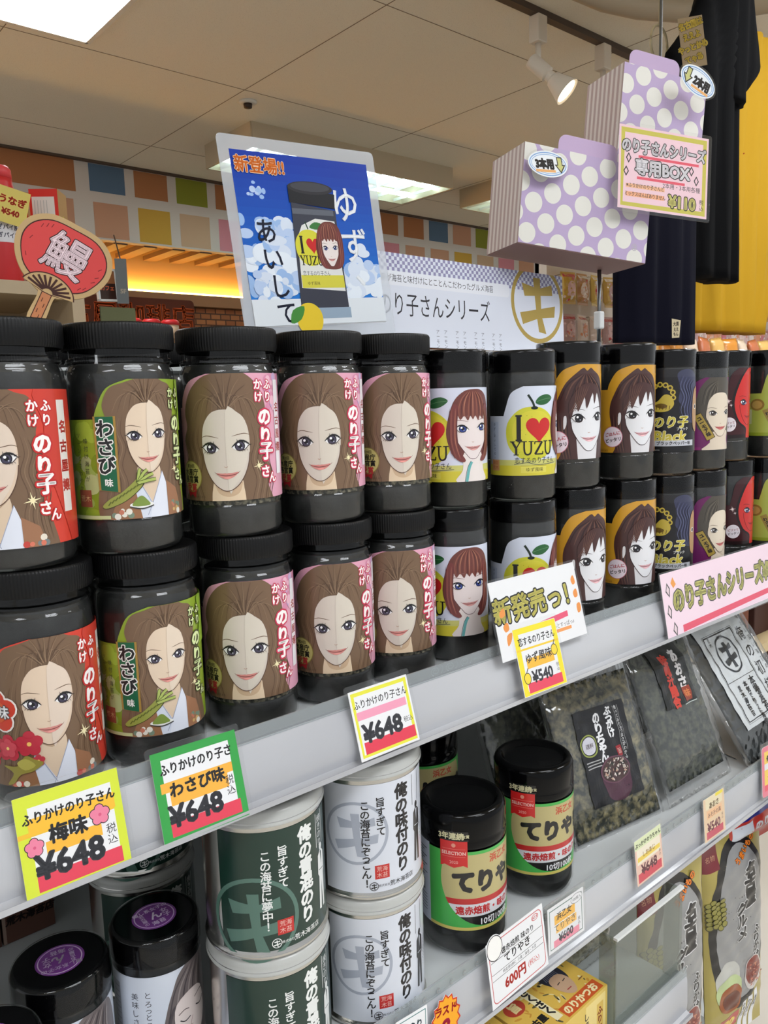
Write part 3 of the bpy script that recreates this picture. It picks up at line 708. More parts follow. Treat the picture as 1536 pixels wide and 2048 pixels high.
def label_plum():
    A = Art(); H = 88; R = 32.8
    A.rect(-60, 0, 60, H, (212, 218, 230))
    A.rect(-44, 30, -34, 80, (176, 180, 190)); A.rect(-44, 0, -34, 30, (120, 120, 128))
    for k in range(10): A.line([(-43, 76 - 4.4 * k), (-35, 76 - 4.4 * k)], .7, (120, 124, 136))
    A.text('とろっとろの', -10, 58, 6, (40, 40, 48), vert=True, pitch=1.15); A.text('美味しさ', -20, 62, 6, (40, 40, 48), vert=True, pitch=1.15)
    A.lim = (-60, 0, 60, H)
    A.blob([(14, 84), (26, 90), (44, 86), (50, 60), (46, 20), (30, 24), (8, 24), (0, 40), (3, 58), (8, 72)], (110, 100, 100), 4)
    for k in range(8): A.line([(22 + 2.6 * k, 86), (10 + 4 * k, 72), (4 + 5 * k, 50)], 1.2, (150, 140, 138) if k % 2 else (70, 62, 66), taper=1)
    A.poly(cr([(10, 60), (22, 66), (34, 62), (38, 44), (32, 28), (20, 20), (12, 30), (8, 44)], True, 3), (228, 214, 210))
    A.lim = None
    A.line([(12, 46), (16, 43.6), (21, 45)], .9, INK); A.line([(27, 50), (32, 48), (37, 51)], .9, INK); A.line([(11, 51), (16, 53), (20, 52)], .7, (80, 66, 66)); A.line([(26, 57), (32, 59), (37, 58)], .7, (80, 66, 66))
    A.line([(23, 44), (21, 38), (23, 37)], .5, (180, 150, 146)); A.blob([(17, 30), (22, 31.5), (28, 31.5), (23, 28.5)], (206, 150, 150), 3); A.line([(9, 60), (4, 46), (6, 30)], 2.4, (80, 72, 76), taper=1)
    A.ell(-4, 10, 14, None, (120, 60, 140))
    return A.mesh(R=R)
def sticker_plum():
    A = Art()
    A.ell(0, 0, 16.5, None, (128, 62, 150), 40); A.line(ell(0, 0, 14.6, None, 40), .8, (228, 200, 236), smooth=False, closed=True)
    A.text('癒し系女子の', 0, 8.5, 4.6, (232, 210, 240), .02, vert=False); A.text('名古屋の', -8.6, -1, 4, (232, 210, 240), .01, vert=True); A.text('ん', 1, 0, 10, (240, 224, 246), .03); A.text('女子', 8.6, -1, 6, (232, 210, 240), .02, vert=True); A.text('海苔', 0, -9, 5.4, (232, 210, 240), .02)
    return A.mesh()
# ------------------------------------------------------------------ mesh helpers for printed boards and packs
def colour_mesh(parts):
    """join coloured meshes [(mesh, matrix or None)] into one, keeping their printed colours"""
    bm = bmesh.new()
    bm.loops.layers.float_color.new('Col')
    for me, M in parts:
        if M is not None: me.transform(M)
        bm.from_mesh(me)
    return bm_mesh(bm)
def slab(outline, y0, y1, col, edge=None):
    """flat outline (mm, x-z) extruded from y0 to y1 mm, one colour"""
    bm = bmesh.new(); cl = bm.loops.layers.float_color.new('Col')
    a = [bm.verts.new((x * .001, y0 * .001, z * .001)) for x, z in outline]; b = [bm.verts.new((x * .001, y1 * .001, z * .001)) for x, z in outline]
    n = len(a); fs = [bm.faces.new(a), bm.faces.new(b[::-1])] + [bm.faces.new((a[i], b[i], b[(i + 1) % n], a[(i + 1) % n])) for i in range(n)]
    bmesh.ops.recalc_face_normals(bm, faces=bm.faces)
    for k, f in enumerate(fs):
        for l in f.loops: l[cl] = (*lin(edge if edge and k > 1 else col), 1)
    return bm_mesh(bm)
def rrect(w, h, r, n=5, cx=0, cz=0):
    P = []
    for (sx, sz, a) in ((1, -1, -90), (1, 1, 0), (-1, 1, 90), (-1, -1, 180)):
        for k in range(n + 1):
            t = R_(a + 90 * k / n); P.append((cx + sx * (w / 2 - r) + r * math.cos(t), cz + sz * (h / 2 - r) + r * math.sin(t)))
    return P
def sign(name, label, cat, art, outline, loc, rot, back=WHITE, thick=.5, sleeve=None, group=None, m=None, part='card'):
    t = thing(name, label, cat, loc, rot, group)
    me = colour_mesh([(slab(outline, 0, thick, back), None), (art.mesh(step=.02), None)])
    obj(part, me, m or PAPER, t, smooth=False)
    if sleeve:
        s = slab(sleeve, -.02 * (art.top + 6), thick + .3, WHITE); obj('clear_sleeve', s, SLEEVE, t, smooth=False)
    return t
def rows(vals): return [v for v in vals]

# ------------------------------------------------------------------ setting
def sbox(name, c, s, m, bev=0):
    return structure(obj(name, box_mesh(c, s, bev), m, smooth=False))
CEIL = 2.9
m = mat('ceiling_board', (222, 206, 176), .85, noise=(300, (202, 192, 170), (240, 232, 212), .33, .38))
bm = bmesh.new(); box(bm, (3, 3.6, CEIL + .02), (16, 13, .04)); structure(obj('ceiling', bm_mesh(bm), m, smooth=False))
GAP = mat('ceiling_joint', (140, 120, 96), .8)
bm = bmesh.new()
for k in range(-5, 8): box(bm, (2.2 + 1.09 * k, 1.5, CEIL - .0005), (.0035, 9, .001))
for k in range(-4, 3): box(bm, (3, 2.46 + 1.04 * k, CEIL - .0005), (16, .0035, .001))
structure(obj('trim_1', bm_mesh(bm), GAP, smooth=False))
sbox('floor', (3, 3.6, -.02), (16, 13, .04), mat('floor_vinyl', (214, 208, 198), .4))
sbox('wall_back', (4.5, 6.35, 1.45), (13, .1, 2.9), mat('far_wall', (150, 112, 82), .8))
# header wall over the shop across the aisle, painted with coloured squares
A = Art(); PX = 287; X0 = 2006 - 287 * 2
SAL, BRN, BLU, GRN, MUS, BEI, PNK = (202, 152, 122), (176, 118, 76), (92, 116, 140), (140, 144, 48), (206, 162, 66), (206, 172, 140), (214, 140, 150)
A.rect(-1500, 2440, 8500, 2900, (214, 204, 194))
top = [BLU, BRN, GRN, BRN, SAL]; bot = [SAL, MUS, BEI, PNK, SAL]
A.rect(300, 2705, 1920, 2895, BRN); A.rect(300, 2455, 1900, 2660, SAL)
for k in range(0, 24):
    x = 2006 + PX * k
    A.rect(x, 2722, x + 225, 2884, top[k % 5] if k < 9 else [BRN, BLU, SAL, GRN, SAL][(k - 9) % 5])
    A.rect(x + 14, 2452, x + 232, 2660, bot[k % 5])
me = colour_mesh([(slab([(-1500, 2440), (8500, 2440), (8500, 2900), (-1500, 2900)], 0, 60, (206, 196, 186)), None), (A.mesh(step=1), None)])
o = structure(obj('wall_header', me, MATTE, smooth=False)); o.location = (0, 5.0, 0)
sbox('trim_2', (3.5, 4.99, 2.893), (10, .03, .014), mat('dark_trim', (84, 66, 52), .6))
# the lit recess behind the header
sbox('wall_recess', (3.5, 5.56, 2.2), (10, .05, 1.4), mat('cream_wall', (214, 176, 120), .8))
bm = bmesh.new()
for k in range(34): box(bm, (.2 + .2 * k, 5.28, 2.447), (.09, .46, .03))
structure(obj('trim_3', bm_mesh(bm), mat('slat_wood', (120, 92, 66), .6), smooth=False))
sbox('trim_4', (3.5, 5.465, 2.165), (10, .12, .08), mat('cove_ledge', (150, 108, 70), .6))
cv = thing('cove_light', 'warm glowing light strip in the recess under the coloured squares', 'light', (3.5, 5.50, 2.212))
obj('diffuser', box_mesh((0, 0, .008), (9.6, .03, .016)), glow_mat('warm_glow', (255, 196, 96), COVE_GLOW), cv, smooth=False)
obj('channel', box_mesh((0, 0, -.003), (9.7, .04, .006)), mat('cove_ledge'), cv, smooth=False)
bw = mat('brick_wall', (150, 92, 54), .8)
nt = bw.node_tree; bk = nt.nodes.new('ShaderNodeTexBrick'); tc = nt.nodes.new('ShaderNodeTexCoord'); mp = nt.nodes.new('ShaderNodeMapping'); mp.inputs['Rotation'].default_value = (pi / 2, 0, 0)
bk.inputs['Scale'].default_value = 6; bk.inputs['Color1'].default_value = (*lin((178, 112, 66)), 1); bk.inputs['Color2'].default_value = (*lin((150, 88, 50)), 1); bk.inputs['Mortar'].default_value = (*lin((84, 52, 34)), 1); bk.inputs['Mortar Size'].default_value = .03
nt.links.new(tc.outputs['Object'], mp.inputs[0]); nt.links.new(mp.outputs[0], bk.inputs[0]); nt.links.new(bk.outputs[0], nt.nodes['Principled BSDF'].inputs['Base Color'])
sbox('wall_brick', (4.4, 5.50, 1.06), (3.4, .06, 2.12), bw)
A = Art(); A.poly(rrect(1250, 260, 30), (92, 46, 30)); A.text('名古屋珈琲店', 60, 0, 190, (206, 88, 40), .03)
sign('shop_signboard', 'dark brown signboard with orange lettering on the wall below the glowing recess', 'sign', A, rrect(1250, 260, 30), (2.24, 5.39, 2.03), orient(), back=(60, 34, 24), thick=60, m=MATTE)
sg = thing('menu_screen', 'small white framed menu screen hanging left of the grey hanging sign', 'screen', tuple(at(218, 603, 4.6)), orient(8, 0, 3))
A = Art(); A.rect(-52, 12, 52, 170, (54, 30, 24)); A.rect(-52, 100, 52, 170, (150, 96, 60)); A.text('カフェ', 0, 75, 30, (226, 110, 70), .04)
obj('screen', colour_mesh([(A.mesh(step=.4), None), (slab([(-52, 12), (52, 12), (52, 170), (-52, 170)], 0, 8, (40, 30, 26)), None)]), FILM, sg, smooth=False)
bm = bmesh.new()
for c, s in (((0, .004, .006), (.128, .022, .012)), ((0, .004, .176), (.128, .022, .012)), ((-.058, .004, .091), (.012, .022, .182)), ((.058, .004, .091), (.012, .022, .182))): box(bm, c, s)
obj('frame', bm_mesh(bm), WHITEP, sg, smooth=False)
obj('hanger', tube_mesh([(.05, .01, .18), (.05, .05, .30), (.10, .42, 2.47 - sg.location.z)], .004, 6), mat('grey_metal', (120, 122, 124), .4, 1), sg)
A = Art(); A.rect(-32, 0, 32, 250, (112, 118, 120)); A.text('5F', 4, 70, 34, (190, 180, 160), .04)
hs = sign('hanging_sign', 'narrow grey hanging sign beside the white framed menu screen', 'sign', A, [(-32, 0), (32, 0), (32, 250), (-32, 250)], tuple(at(247, 607, 4.55)), orient(-20), back=(112, 118, 120), thick=14, m=MATTE, part='board')
obj('hanger', tube_mesh([(0, .007, .25), (0, .46, 2.47 - hs.location.z)], .004, 6), MATS['grey_metal'], hs)
# ceiling luminaires
GLOW = glow_mat('lamp_panel', (246, 250, 255), PANEL_GLOW); TUBE = glow_mat('tube_glow', (214, 244, 248), TUBE_GLOW)
FRAMEW = mat('lamp_frame', (226, 222, 212), .5)
def troffer(label, x0, x1, y0, y1, group=None):
    t = thing('ceiling_light', label, 'ceiling light', ((x0 + x1) / 2, (y0 + y1) / 2, CEIL - .012), None, group)
    w_, d_ = x1 - x0, y1 - y0
    obj('diffuser', box_mesh((0, 0, .0), (w_ - .03, d_ - .03, .008)), GLOW, t, smooth=False)
    bm = bmesh.new()
    for c, s in (((0, d_ / 2, .004), (w_, .02, .016)), ((0, -d_ / 2, .004), (w_, .02, .016)), ((w_ / 2, 0, .004), (.02, d_, .016)), ((-w_ / 2, 0, .004), (.02, d_, .016))): box(bm, c, s)
    obj('frame', bm_mesh(bm), FRAMEW, t, smooth=False)
    return t
troffer('large square white ceiling light panel at the top left', .2, 1.41, 2.78, 3.42)
for (x, y) in ((-1.5, -.95), (.55, -.95), (2.6, -.95), (.9, .9 - 2.9)):
    troffer('bright ceiling light panel over the aisle in front of the shelf', x - .6, x + .6, y - .3, y + .3, 'ceiling light panels over the aisle')
troffer('bright ceiling light panel above the hanging shirts aisle', 2.5, 3.7, .2, .8)
def batten(label, x0, x1, y0, y1, yaw=0):
    t = thing('surface_light', label, 'ceiling light', ((x0 + x1) / 2, (y0 + y1) / 2, CEIL), (0, 0, R_(yaw)))
    w_, d_, h_ = x1 - x0, y1 - y0, .13
    bm = bmesh.new()
    for c, s in (((0, d_ / 2, -h_ / 2), (w_, .012, h_)), ((0, -d_ / 2, -h_ / 2), (w_, .012, h_)), ((w_ / 2, 0, -h_ / 2), (.012, d_, h_)), ((-w_ / 2, 0, -h_ / 2), (.012, d_, h_)), ((0, 0, -.006), (w_, d_, .012))): box(bm, c, s)
    obj('housing', bm_mesh(bm), mat('lamp_housing', (196, 180, 152), .6), t, smooth=False)
    for k in (-1, 1): obj('tube', tube_mesh([(-w_ / 2 + .02, k * d_ * .24, -.10), (w_ / 2 - .02, k * d_ * .24, -.10)], .016, 10), TUBE, t)
    obj('reflector', box_mesh((0, 0, -.03), (w_ - .02, d_ - .02, .006)), glow_mat('reflector_glow', (196, 226, 228), .8), t, smooth=False)
    for k in range(9): obj('louver', box_mesh((-w_ / 2 + w_ * (k + .5) / 9, 0, -.115), (.004, d_ - .02, .02)), FRAMEW, t, smooth=False)
    return t
batten('long ceiling light box behind the blue poster', 2.45, 3.98, 3.85, 4.35)
batten('ceiling light box partly hidden behind the polka dot boxes', 4.42, 5.6, 3.2, 4.2)
spk = thing('ceiling_sensor', 'small round dark sensor on the ceiling above the blue poster', 'sensor', (2.29, 3.62, CEIL))
obj('rim', lathe_mesh([(0, 0), (.045, 0), (.045, -.008), (.03, -.012), (0, -.012)], 24), FRAMEW, spk); obj('eye', lathe_mesh([(0, -.01), (.022, -.012), (.02, -.03), (0, -.032)], 20), mat('dark_eye', (60, 44, 34), .5), spk)
# spot lights on a track
trk = tag(obj('light_track', box_mesh((3.6, 2.13, CEIL - .012), (2.6, .035, .024)), mat('track_dark', (74, 60, 50), .5), smooth=False), 'dark ceiling track carrying the spot lights', 'light track')
SPOTW = mat('spot_white', (226, 218, 204), .4)
BULB = glow_mat('spot_bulb', (255, 232, 190), SPOT_GLOW)
def spot(x, aim, lit, label):
    t = thing('spot_light', label, 'spot light', (x, 2.13, CEIL - .024))
    obj('adapter', box_mesh((0, 0, -.05), (.055, .05, .10), .004), SPOTW, t, smooth=False)
    obj('stem', tube_mesh([(0, 0, -.10), (0, 0, -.19)], .012, 10), SPOTW, t)
    d = Vector(aim).normalized(); p = Vector((0, 0, -.185))
    q = d.to_track_quat('Z', 'Y').to_matrix().to_4x4(); M = Matrix.Translation(p) @ q
    me = lathe_mesh([(0, -.04), (.026, -.04), (.03, -.035), (.03, .05), (.022, .055), (.022, .075), (.03, .08), (.052, .15), (.055, .16), (.05, .158), (.0, .12)], 28); me.transform(M); obj('lamp_housing', sharp(me), SPOTW, t)
    me = lathe_mesh([(0, .157), (.030, .157), (.048, .154), (.05, .15), (0, .13)], 28); me.transform(M); obj('bulb', me, BULB if lit else WHITEP, t)
    return t
spot(2.70, (.34, -.62, -.70), True, 'lit white spot light on the ceiling track, left of the two')
spot(3.14, (.50, -.30, -.8), False, 'white spot light on the ceiling track above the tall polka dot box')
# curved ceiling rail at the top right
bm = bmesh.new()
tube(bm, [atz(u, v, 2.83) for u, v in ((1090, -80), (1150, -28), (1210, -2), (1280, 14), (1370, 21), (1440, 18), (1536, 2), (1620, -24))], .042, 12)
tag(obj('curved_ceiling_duct', bm_mesh(bm), mat('ceiling_duct', (176, 162, 138), .6)), 'curved beige tube running under the ceiling above the hanging shirts', 'ceiling rail')

# ------------------------------------------------------------------ gondola and its shelves
XL, XR = -.35, 1.56
g = thing('shop_gondola', 'grey steel shop gondola carrying the jar shelves', 'shop shelf unit', (0, .95, 0))
DARKP = mat('gondola_back', (120, 124, 118), .6)
obj('back_panel', box_mesh(((XL + XR) / 2, 0, .72), (XR - XL, .02, 1.44)), DARKP, g, smooth=False)
obj('top_board', box_mesh(((XL + XR) / 2, .06, 1.455), (XR - XL, .36, .03)), SHELFW, g, smooth=False)
for x in (XL + .02, XR - .02): obj('upright', box_mesh((x, .03, .72), (.04, .05, 1.44)), SHELFW, g, smooth=False)
for x in (XL + .02, XR - .02): obj('foot', box_mesh((x, .0, .03), (.05, .7, .06)), SHELFW, g, smooth=False)
def shelf(label, ztop, prof_rail, prof_lip, y0, strips=None, XR=XR):
    t = thing('gondola_shelf', label, 'shelf', (0, 0, ztop))
    obj('board', box_mesh(((XL + XR) / 2, (y0 + .94) / 2, -.014), (XR - XL, .94 - y0, .026)), SHELFW, t, smooth=False)
    obj('price_rail', sharp(extrude_profile(prof_rail, XL, XR), 40), RAILM, t)
    obj('clear_lip', extrude_profile(prof_lip, XL, XR), LIP, t, smooth=False)
    if strips: strips(t)
    return t
def scroll_strip(t):
    A = Art(); A.rect(XL * 1000, 0, XR * 1000, 10.5, (98, 100, 112))
    for k in range(46):
        x = 505 + 20 * k
        if k % 4 == 3: A.line([(x + 8 * math.cos(R_(a)), 6 - a / 130) for a in range(0, 360, 60)], .7, (150, 152, 162)); continue
        A.line([(x + (1 + a / 160) * math.cos(R_(a)) * 1.3, 5.2 + (1 + a / 160) * math.sin(R_(a)) * .85) for a in range(0, 620, 40)], .75, (156, 158, 168))
        A.line([(x + 7, 2), (x + 10, 5), (x + 9, 8.5)], .6, (150, 152, 162))
    o = obj('scroll_strip', A.mesh(step=.03), FILM, t, smooth=False); o.location = (0, .5213, .0138); o.rotation_euler = (R_(-8), 0, 0)
UZ, LZ = 1.1275, .825
upr = [(.500, -.0385), (.5045, -.0405), (.510, -.039), (.5085, -.030), (.5115, -.016), (.517, -.002), (.5205, .0045), (.531, .0045), (.531, -.012), (.520, -.030), (.513, -.0405), (.5085, -.044), (.500, -.043)]
upl = [(.5195, .004), (.5212, .004), (.5226, .0158), (.5211, .0158)]
upr = [(y, z + .009) for y, z in upr]; upl = [(y, z + .009) for y, z in upl]
shelf('upper gondola shelf with a pale price rail holding the rows of jars', UZ, upr, upl, .52, strips=scroll_strip)
lor = [(.4305, -.033), (.4345, -.0355), (.4385, -.034), (.4375, -.024), (.4385, .006), (.4405, .010), (.452, .010), (.452, -.01), (.446, -.03), (.440, -.037), (.4345, -.040), (.4305, -.038)]
lol = [(.4390, .0098), (.4406, .0098), (.4416, .020), (.4401, .020)]
def ring_marks(t):
    A = Art()
    for k in range(60): A.line([(300 + 18 * k + 2 * math.cos(R_(a)), 5 + 2 * math.sin(R_(a))) for a in range(40, 330, 40)], 1, (150, 150, 150))
    o = obj('notch_strip', A.mesh(step=.03), FILM, t, smooth=False); o.location = (0, .5010, .0112); o.rotation_euler = (R_(-6), 0, 0)
lor = [(y * 1.143, z * 1.143) for y, z in lor]; lol = [(y * 1.143, z * 1.143) for y, z in lol]
shelf('middle gondola shelf with a pale price rail holding tins, green jars and bags', LZ, lor, lol, .509, strips=ring_marks)
bsh = [(y - .02, z) for y, z in lor]; bsl = [(y - .02, z) for y, z in lol]
shelf('lowest gondola shelf under the yellow boxes', .625, bsh, bsl, .487, XR=.915)

# ------------------------------------------------------------------ jars on the upper shelf
def cyl_shell(prof, n=72): return sharp(lathe_mesh(prof, n), 50)
BIGBODY = cyl_shell([(0, .0006), (.034, .0006), (.0375, .002), (.0392, .006), (.0392, .0225), (.0396, .0238), (.0396, .0252), (.0387, .0262), (.0387, .0272), (.0392, .0285), (.0392, .1270), (.0384, .1305), (.0368, .1325), (.0368, .1338), (.0386, .1348), (.0388, .1362), (.0386, .1376), (.0368, .1386), (.0368, .146)])
BIGFILL = cyl_shell([(0, .0022), (.0355, .0022), (.0380, .006), (.0380, .0235), (.0372, .0250), (.0380, .0270), (.0380, .118), (.0368, .130), (.0355, .134), (0, .136)])
BIGFLAKE = cyl_shell([(.03805, .0262), (.0384, .0270), (.0384, .0320), (.03805, .0328)])
def ribbed(r, i, z): return r + (.00028 if (i // 2) % 2 and .1455 < z < .1605 and r > .040 else 0)
BIGLID = sharp(lathe_mesh([(0, .1615), (.036, .1615), (.0374, .162), (.0394, .162), (.0403, .1612), (.0406, .1598), (.0406, .1475), (.0402, .1462), (.0398, .1440), (.0385, .1440)], 440, ribbed), 28)
SMBODY = cyl_shell([(0, .0006), (.032, .0006), (.0350, .002), (.0362, .005), (.0362, .0262), (.0366, .0274), (.0366, .0290), (.0357, .0300), (.0362, .0312), (.0362, .1340), (.0356, .1380), (.0352, .1400)])
SMFILL = cyl_shell([(0, .002), (.033, .002), (.0352, .005), (.0352, .134), (.0345, .138), (0, .139)])
SMLID = cyl_shell([(0, .1605), (.030, .1605), (.0325, .1612), (.0352, .1612), (.0364, .1600), (.0368, .158), (.0368, .1440), (.0364, .1428), (.0366, .1418), (.0366, .1400), (.0358, .1385), (.034, .1385)])
SHRINK = clear_mat('shrink_film', f0=.025, rough=.04, haze=.0)
SMFILM = cyl_shell([(.0345, .1622), (.0370, .1606), (.0372, .158), (.0371, .1430), (.0369, .1395), (.0368, .132), (.0371, .126)])
def big_jar(label, art, z0, loc, rot, group):
    t = thing('seasoning_jar', label, 'jar', loc, (0, 0, R_(rot)), group)
    obj('contents', BIGFILL, NORI, t); obj('flakes', BIGFLAKE, FLAKE, t); obj('clear_body', BIGBODY, CLEAR, t); obj('lid', BIGLID, BLACK, t)
    o = obj('label', art, PRINT, t.children[2]); o.location = (0, 0, z0)
    for c in t.children: c.scale = (1, 1, HB / .162)
    return t
def small_jar(label, art, z0, loc, rot, group, zs=1):
    t = thing('seaweed_jar', label, 'jar', loc, (0, 0, R_(rot)), group)
    obj('contents', SMFILL, NORI, t); obj('clear_body', SMBODY, CLEAR, t); obj('lid', SMLID, GLOSSB, t); obj('shrink_film', SMFILM, SHRINK, t)
    o = obj('label', art, PRINT, t.children[1]); o.location = (0, 0, z0)
    for c in t.children:
        c.scale = (1, 1, zs)
    return t
PINK, GREEN, RED = label_pink(), label_green(), label_red()
YUZU, MUST, BLK, PUR, SCA, LIME = label_yuzu(), label_mustard(), label_black(), label_purple(), label_scarlet(), label_lime()
HB = .1668
GB = 'large seasoning jars on the upper shelf'; GS = 'slim seaweed jars on the upper shelf'
def facing(x, y): return -math.degrees(math.atan2(x, y))
HB = .1668
BIG = [  # x upper, x lower, yaw offset upper, lower, print
    (.1663, .1735, -16, 5, RED, .016, 'red label, {} of the leftmost stack', ),
    (.2493, .2575, 24, 18, GREEN, .026, 'green label, {} of the second stack from the left', ),
    (.3416, .3485, -6, -5, PINK, .030, 'pink label, {} of the stack beside the green labels', ),
    (.4328, .4375, 0, 6, PINK, .030, 'pink label, {} of the middle one of three pink stacks', ),
    (.5172, .5190, 17, 3, PINK, .030, 'pink label, {} of the stack beside the citrus labels', )]
for xu, xl, au, al, art, z0, lb in BIG:
    for lev, x, a in ((0, xl, al), (1, xu, au)):
        big_jar('large jar with ' + lb.format(('lower one', 'upper one')[lev]), art, z0, (x, .591, UZ + lev * HB), facing(x, .591) + a, GB)
SMALL = [
    (.6045, .6038, .592, -60, -70, YUZU, .028, .161, 'citrus label turned to its bob-haired woman, {} of two'),
    (.6948, .6946, .572, 2, -5, YUZU, .028, .161, 'citrus label turned to its red heart, {} of two'),
    (.7786, .7900, .572, 9, 14, MUST, .033, .1665, 'mustard label, {} of the stack beside the citrus labels'),
    (.8950, .9010, .572, 6, 12, MUST, .033, .1665, 'mustard label, {} of the stack beside the black labels'),
    (.9944, .9970, .572, 12, 8, BLK, .030, .164, 'black and gold label, {} of its stack'),
    (1.0839, 1.0862, .572, 4, 12, PUR, .028, .1635, 'purple label with a gold plaque, {} of its stack'),
    (1.2108, 1.2342, .600, 26, 26, SCA, .034, .166, 'dark label with a red face, {} of its stack'),
    (1.3000, 1.3050, .572, 10, 10, LIME, .033, .1665, 'lime green label, {} of the rightmost stack')]
for xu, xl, y, au, al, art, z0, h, lb in SMALL:
    for lev, x, a in ((0, xl, al), (1, xu, au)):
        small_jar('slim jar with ' + lb.format(('lower one', 'upper one')[lev]), art, z0, (x, y, UZ + lev * h), facing(x, y) + a, GS, h / .162)
# jars of the second row, dark shapes between and behind the front ones
PLAINB = None
for x in (.12, .21, .30, .39, .468, .556, .636, .72, .815, .90, .985, 1.07, 1.155):
    big = x < .54
    for lev in (0, 1):
        t = thing('seaweed_jar', 'dark jar in the second row behind the front jars of the upper shelf', 'jar', (x + .02, .70, UZ + lev * .1665), (0, 0, R_(40)), 'second row jars on the upper shelf')
        obj('contents', BIGFILL if big else SMFILL, NORI, t); obj('clear_body', BIGBODY if big else SMBODY, CLEAR, t); obj('lid', BIGLID if big else SMLID, BLACK if big else GLOSSB, t)
# ------------------------------------------------------------------ tins, green jars and plum jars on the middle shelf
SL = 1.143                                       # tins and jars of the middle shelf are drawn at 7/8 size and set to size here
TH = .1127 * SL
TINBODY = cyl_shell([(0, .003), (.038, .003), (.040, .001), (.0448, .0), (.0462, .001), (.0466, .0025), (.0462, .004), (.0450, .0052), (.0450, .1010), (.0462, .1020), (.0462, .1036), (.0452, .1046), (0, .1046)])
TINLID = cyl_shell([(.0456, .1005), (.0468, .1005), (.0470, .1010), (.0470, .1020), (.0462, .1030), (.0460, .1066), (.0452, .1100), (.0436, .1116), (.0400, .1118), (.0392, .1108), (0, .1108)])
LIDP = mat('translucent_lid', (186, 187, 184), .25, coat=.3)
GTIN = label_tin((16, 50, 40), (84, 118, 106), (238, 240, 238), '俺の青混のり', 'この海苔に夢中！', dark=True)
WTIN = label_tin((216, 220, 230), (168, 174, 188), (26, 24, 28), '俺の味付のり', 'この海苔にぞっこん！')
def tin(label, art, loc, rot):
    t = thing('seaweed_tin', label, 'tin', loc, (0, 0, R_(rot)), 'seaweed tins on the middle shelf')
    obj('tin_body', TINBODY, STEEL, t); obj('lid', TINLID, LIDP, t)
    o = obj('label', art, FILM, t.children[0]); o.location = (0, 0, .0065)
    t.scale = (SL, SL, SL)
    return t
for lev in (0, 1):
    nm = ('lower', 'upper')[lev]
    tin('dark green seaweed tin with white lettering, %s one of the front stack' % nm, GTIN, (0.3338, 0.5624, LZ + lev * TH), facing(0.3338, 0.5624) + 6)
    tin('white seaweed tin with black lettering, %s one of the stack beside the green tins' % nm, WTIN, (0.4481, 0.5624, LZ + lev * TH), facing(0.4481, 0.5624) + 4)
    tin('dark green seaweed tin in the back row behind the purple lidded jar, %s one' % nm, GTIN, (0.2995, 0.7487, LZ + lev * TH), facing(0.2995, 0.7487) + 2)
    tin('white seaweed tin in the second row behind the front white tins, %s one' % nm, WTIN, (0.4572, 0.6767, LZ + lev * TH), -10)
TBODY = cyl_shell([(0, .001), (.034, .001), (.0385, .003), (.0404, .009), (.0404, .024), (.0396, .0262), (.0404, .028), (.0404, .098), (.0392, .104), (.0385, .108)])
TFILL = cyl_shell([(0, .003), (.036, .003), (.0390, .009), (.0390, .024), (.0384, .0262), (.0390, .028), (.0390, .100), (0, .106)])
TLID = cyl_shell([(0, .1335), (.0285, .1335), (.0305, .1340), (.0325, .1375), (.0345, .1385), (.0370, .1380), (.0395, .1355), (.0405, .1320), (.0408, .1150), (.0404, .1135), (.0408, .112), (.0408, .1060), (.0396, .1040)])
TER = label_teriyaki()
def teri(label, x, y, a):
    t = thing('seaweed_jar', label, 'jar', (x, y, LZ), (0, 0, R_(facing(x, y) + a)), 'green label seaweed jars on the middle shelf')
    obj('contents', TFILL, NORI, t); obj('clear_body', TBODY, CLEAR, t); obj('lid', TLID, GLOSSB, t)
    o = obj('label', TER, FILM, t.children[1]); o.location = (0, 0, .0275)
    t.scale = (SL, SL, SL)
teri('green and tan label seaweed jar with red ribbon, standing beside the white tins', 0.5789, 0.5624, 6)
teri('green and tan label seaweed jar with red ribbon, right one next to the clear bags', 0.7104, 0.5715, 2)
teri('dark seaweed jar in the shade behind the two green label jars', 0.6801, 0.7315, -14)
PBODY = cyl_shell([(0, .001), (.028, .001), (.0318, .003), (.0326, .006), (.0326, .0880), (.0318, .0915), (.0308, .0935), (.0308, .098)])
PFILL = cyl_shell([(0, .002), (.030, .002), (.0316, .006), (.0316, .088), (0, .093)])
PLID = cyl_shell([(0, .1178), (.0285, .1178), (.0305, .1182), (.0318, .1174), (.0328, .1150), (.0330, .1010), (.0336, .0998), (.0336, .0984), (.0326, .0970), (.031, .0970)])
PFILM = cyl_shell([(.0300, .1190), (.0322, .1184), (.0334, .1158), (.0338, .1000), (.0334, .0950), (.0330, .0900)])
PLB, PST = label_plum(), sticker_plum()
def plum(label, x, y, a, srot):
    t = thing('seaweed_jar', label, 'jar', (x, y, LZ), (0, 0, R_(facing(x, y) + a)), 'purple sticker jars on the middle shelf')
    obj('contents', PFILL, NORI, t); obj('clear_body', PBODY, CLEAR, t); obj('lid', PLID, GLOSSB, t); obj('shrink_film', PFILM, SHRINK, t)
    o = obj('label', PLB, FILM, t.children[1]); o.location = (0, 0, .003)
    o = obj('lid_sticker', PST, FILM, t.children[2]); o.location = (0, 0, .1179); o.rotation_euler = (R_(-90), 0, R_(srot)); t.scale = (SL, SL, SL)
plum('jar with a purple round sticker on its black lid, right one beside the green tins', 0.2595, 0.6287, 2, 20)
plum('jar with purple lid sticker, left one at the bottom left corner', 0.1783, 0.6287, -14, 200)
plum('jar with black lid peeking in at the bottom left edge', 0.108, 0.5772, -6, 60)
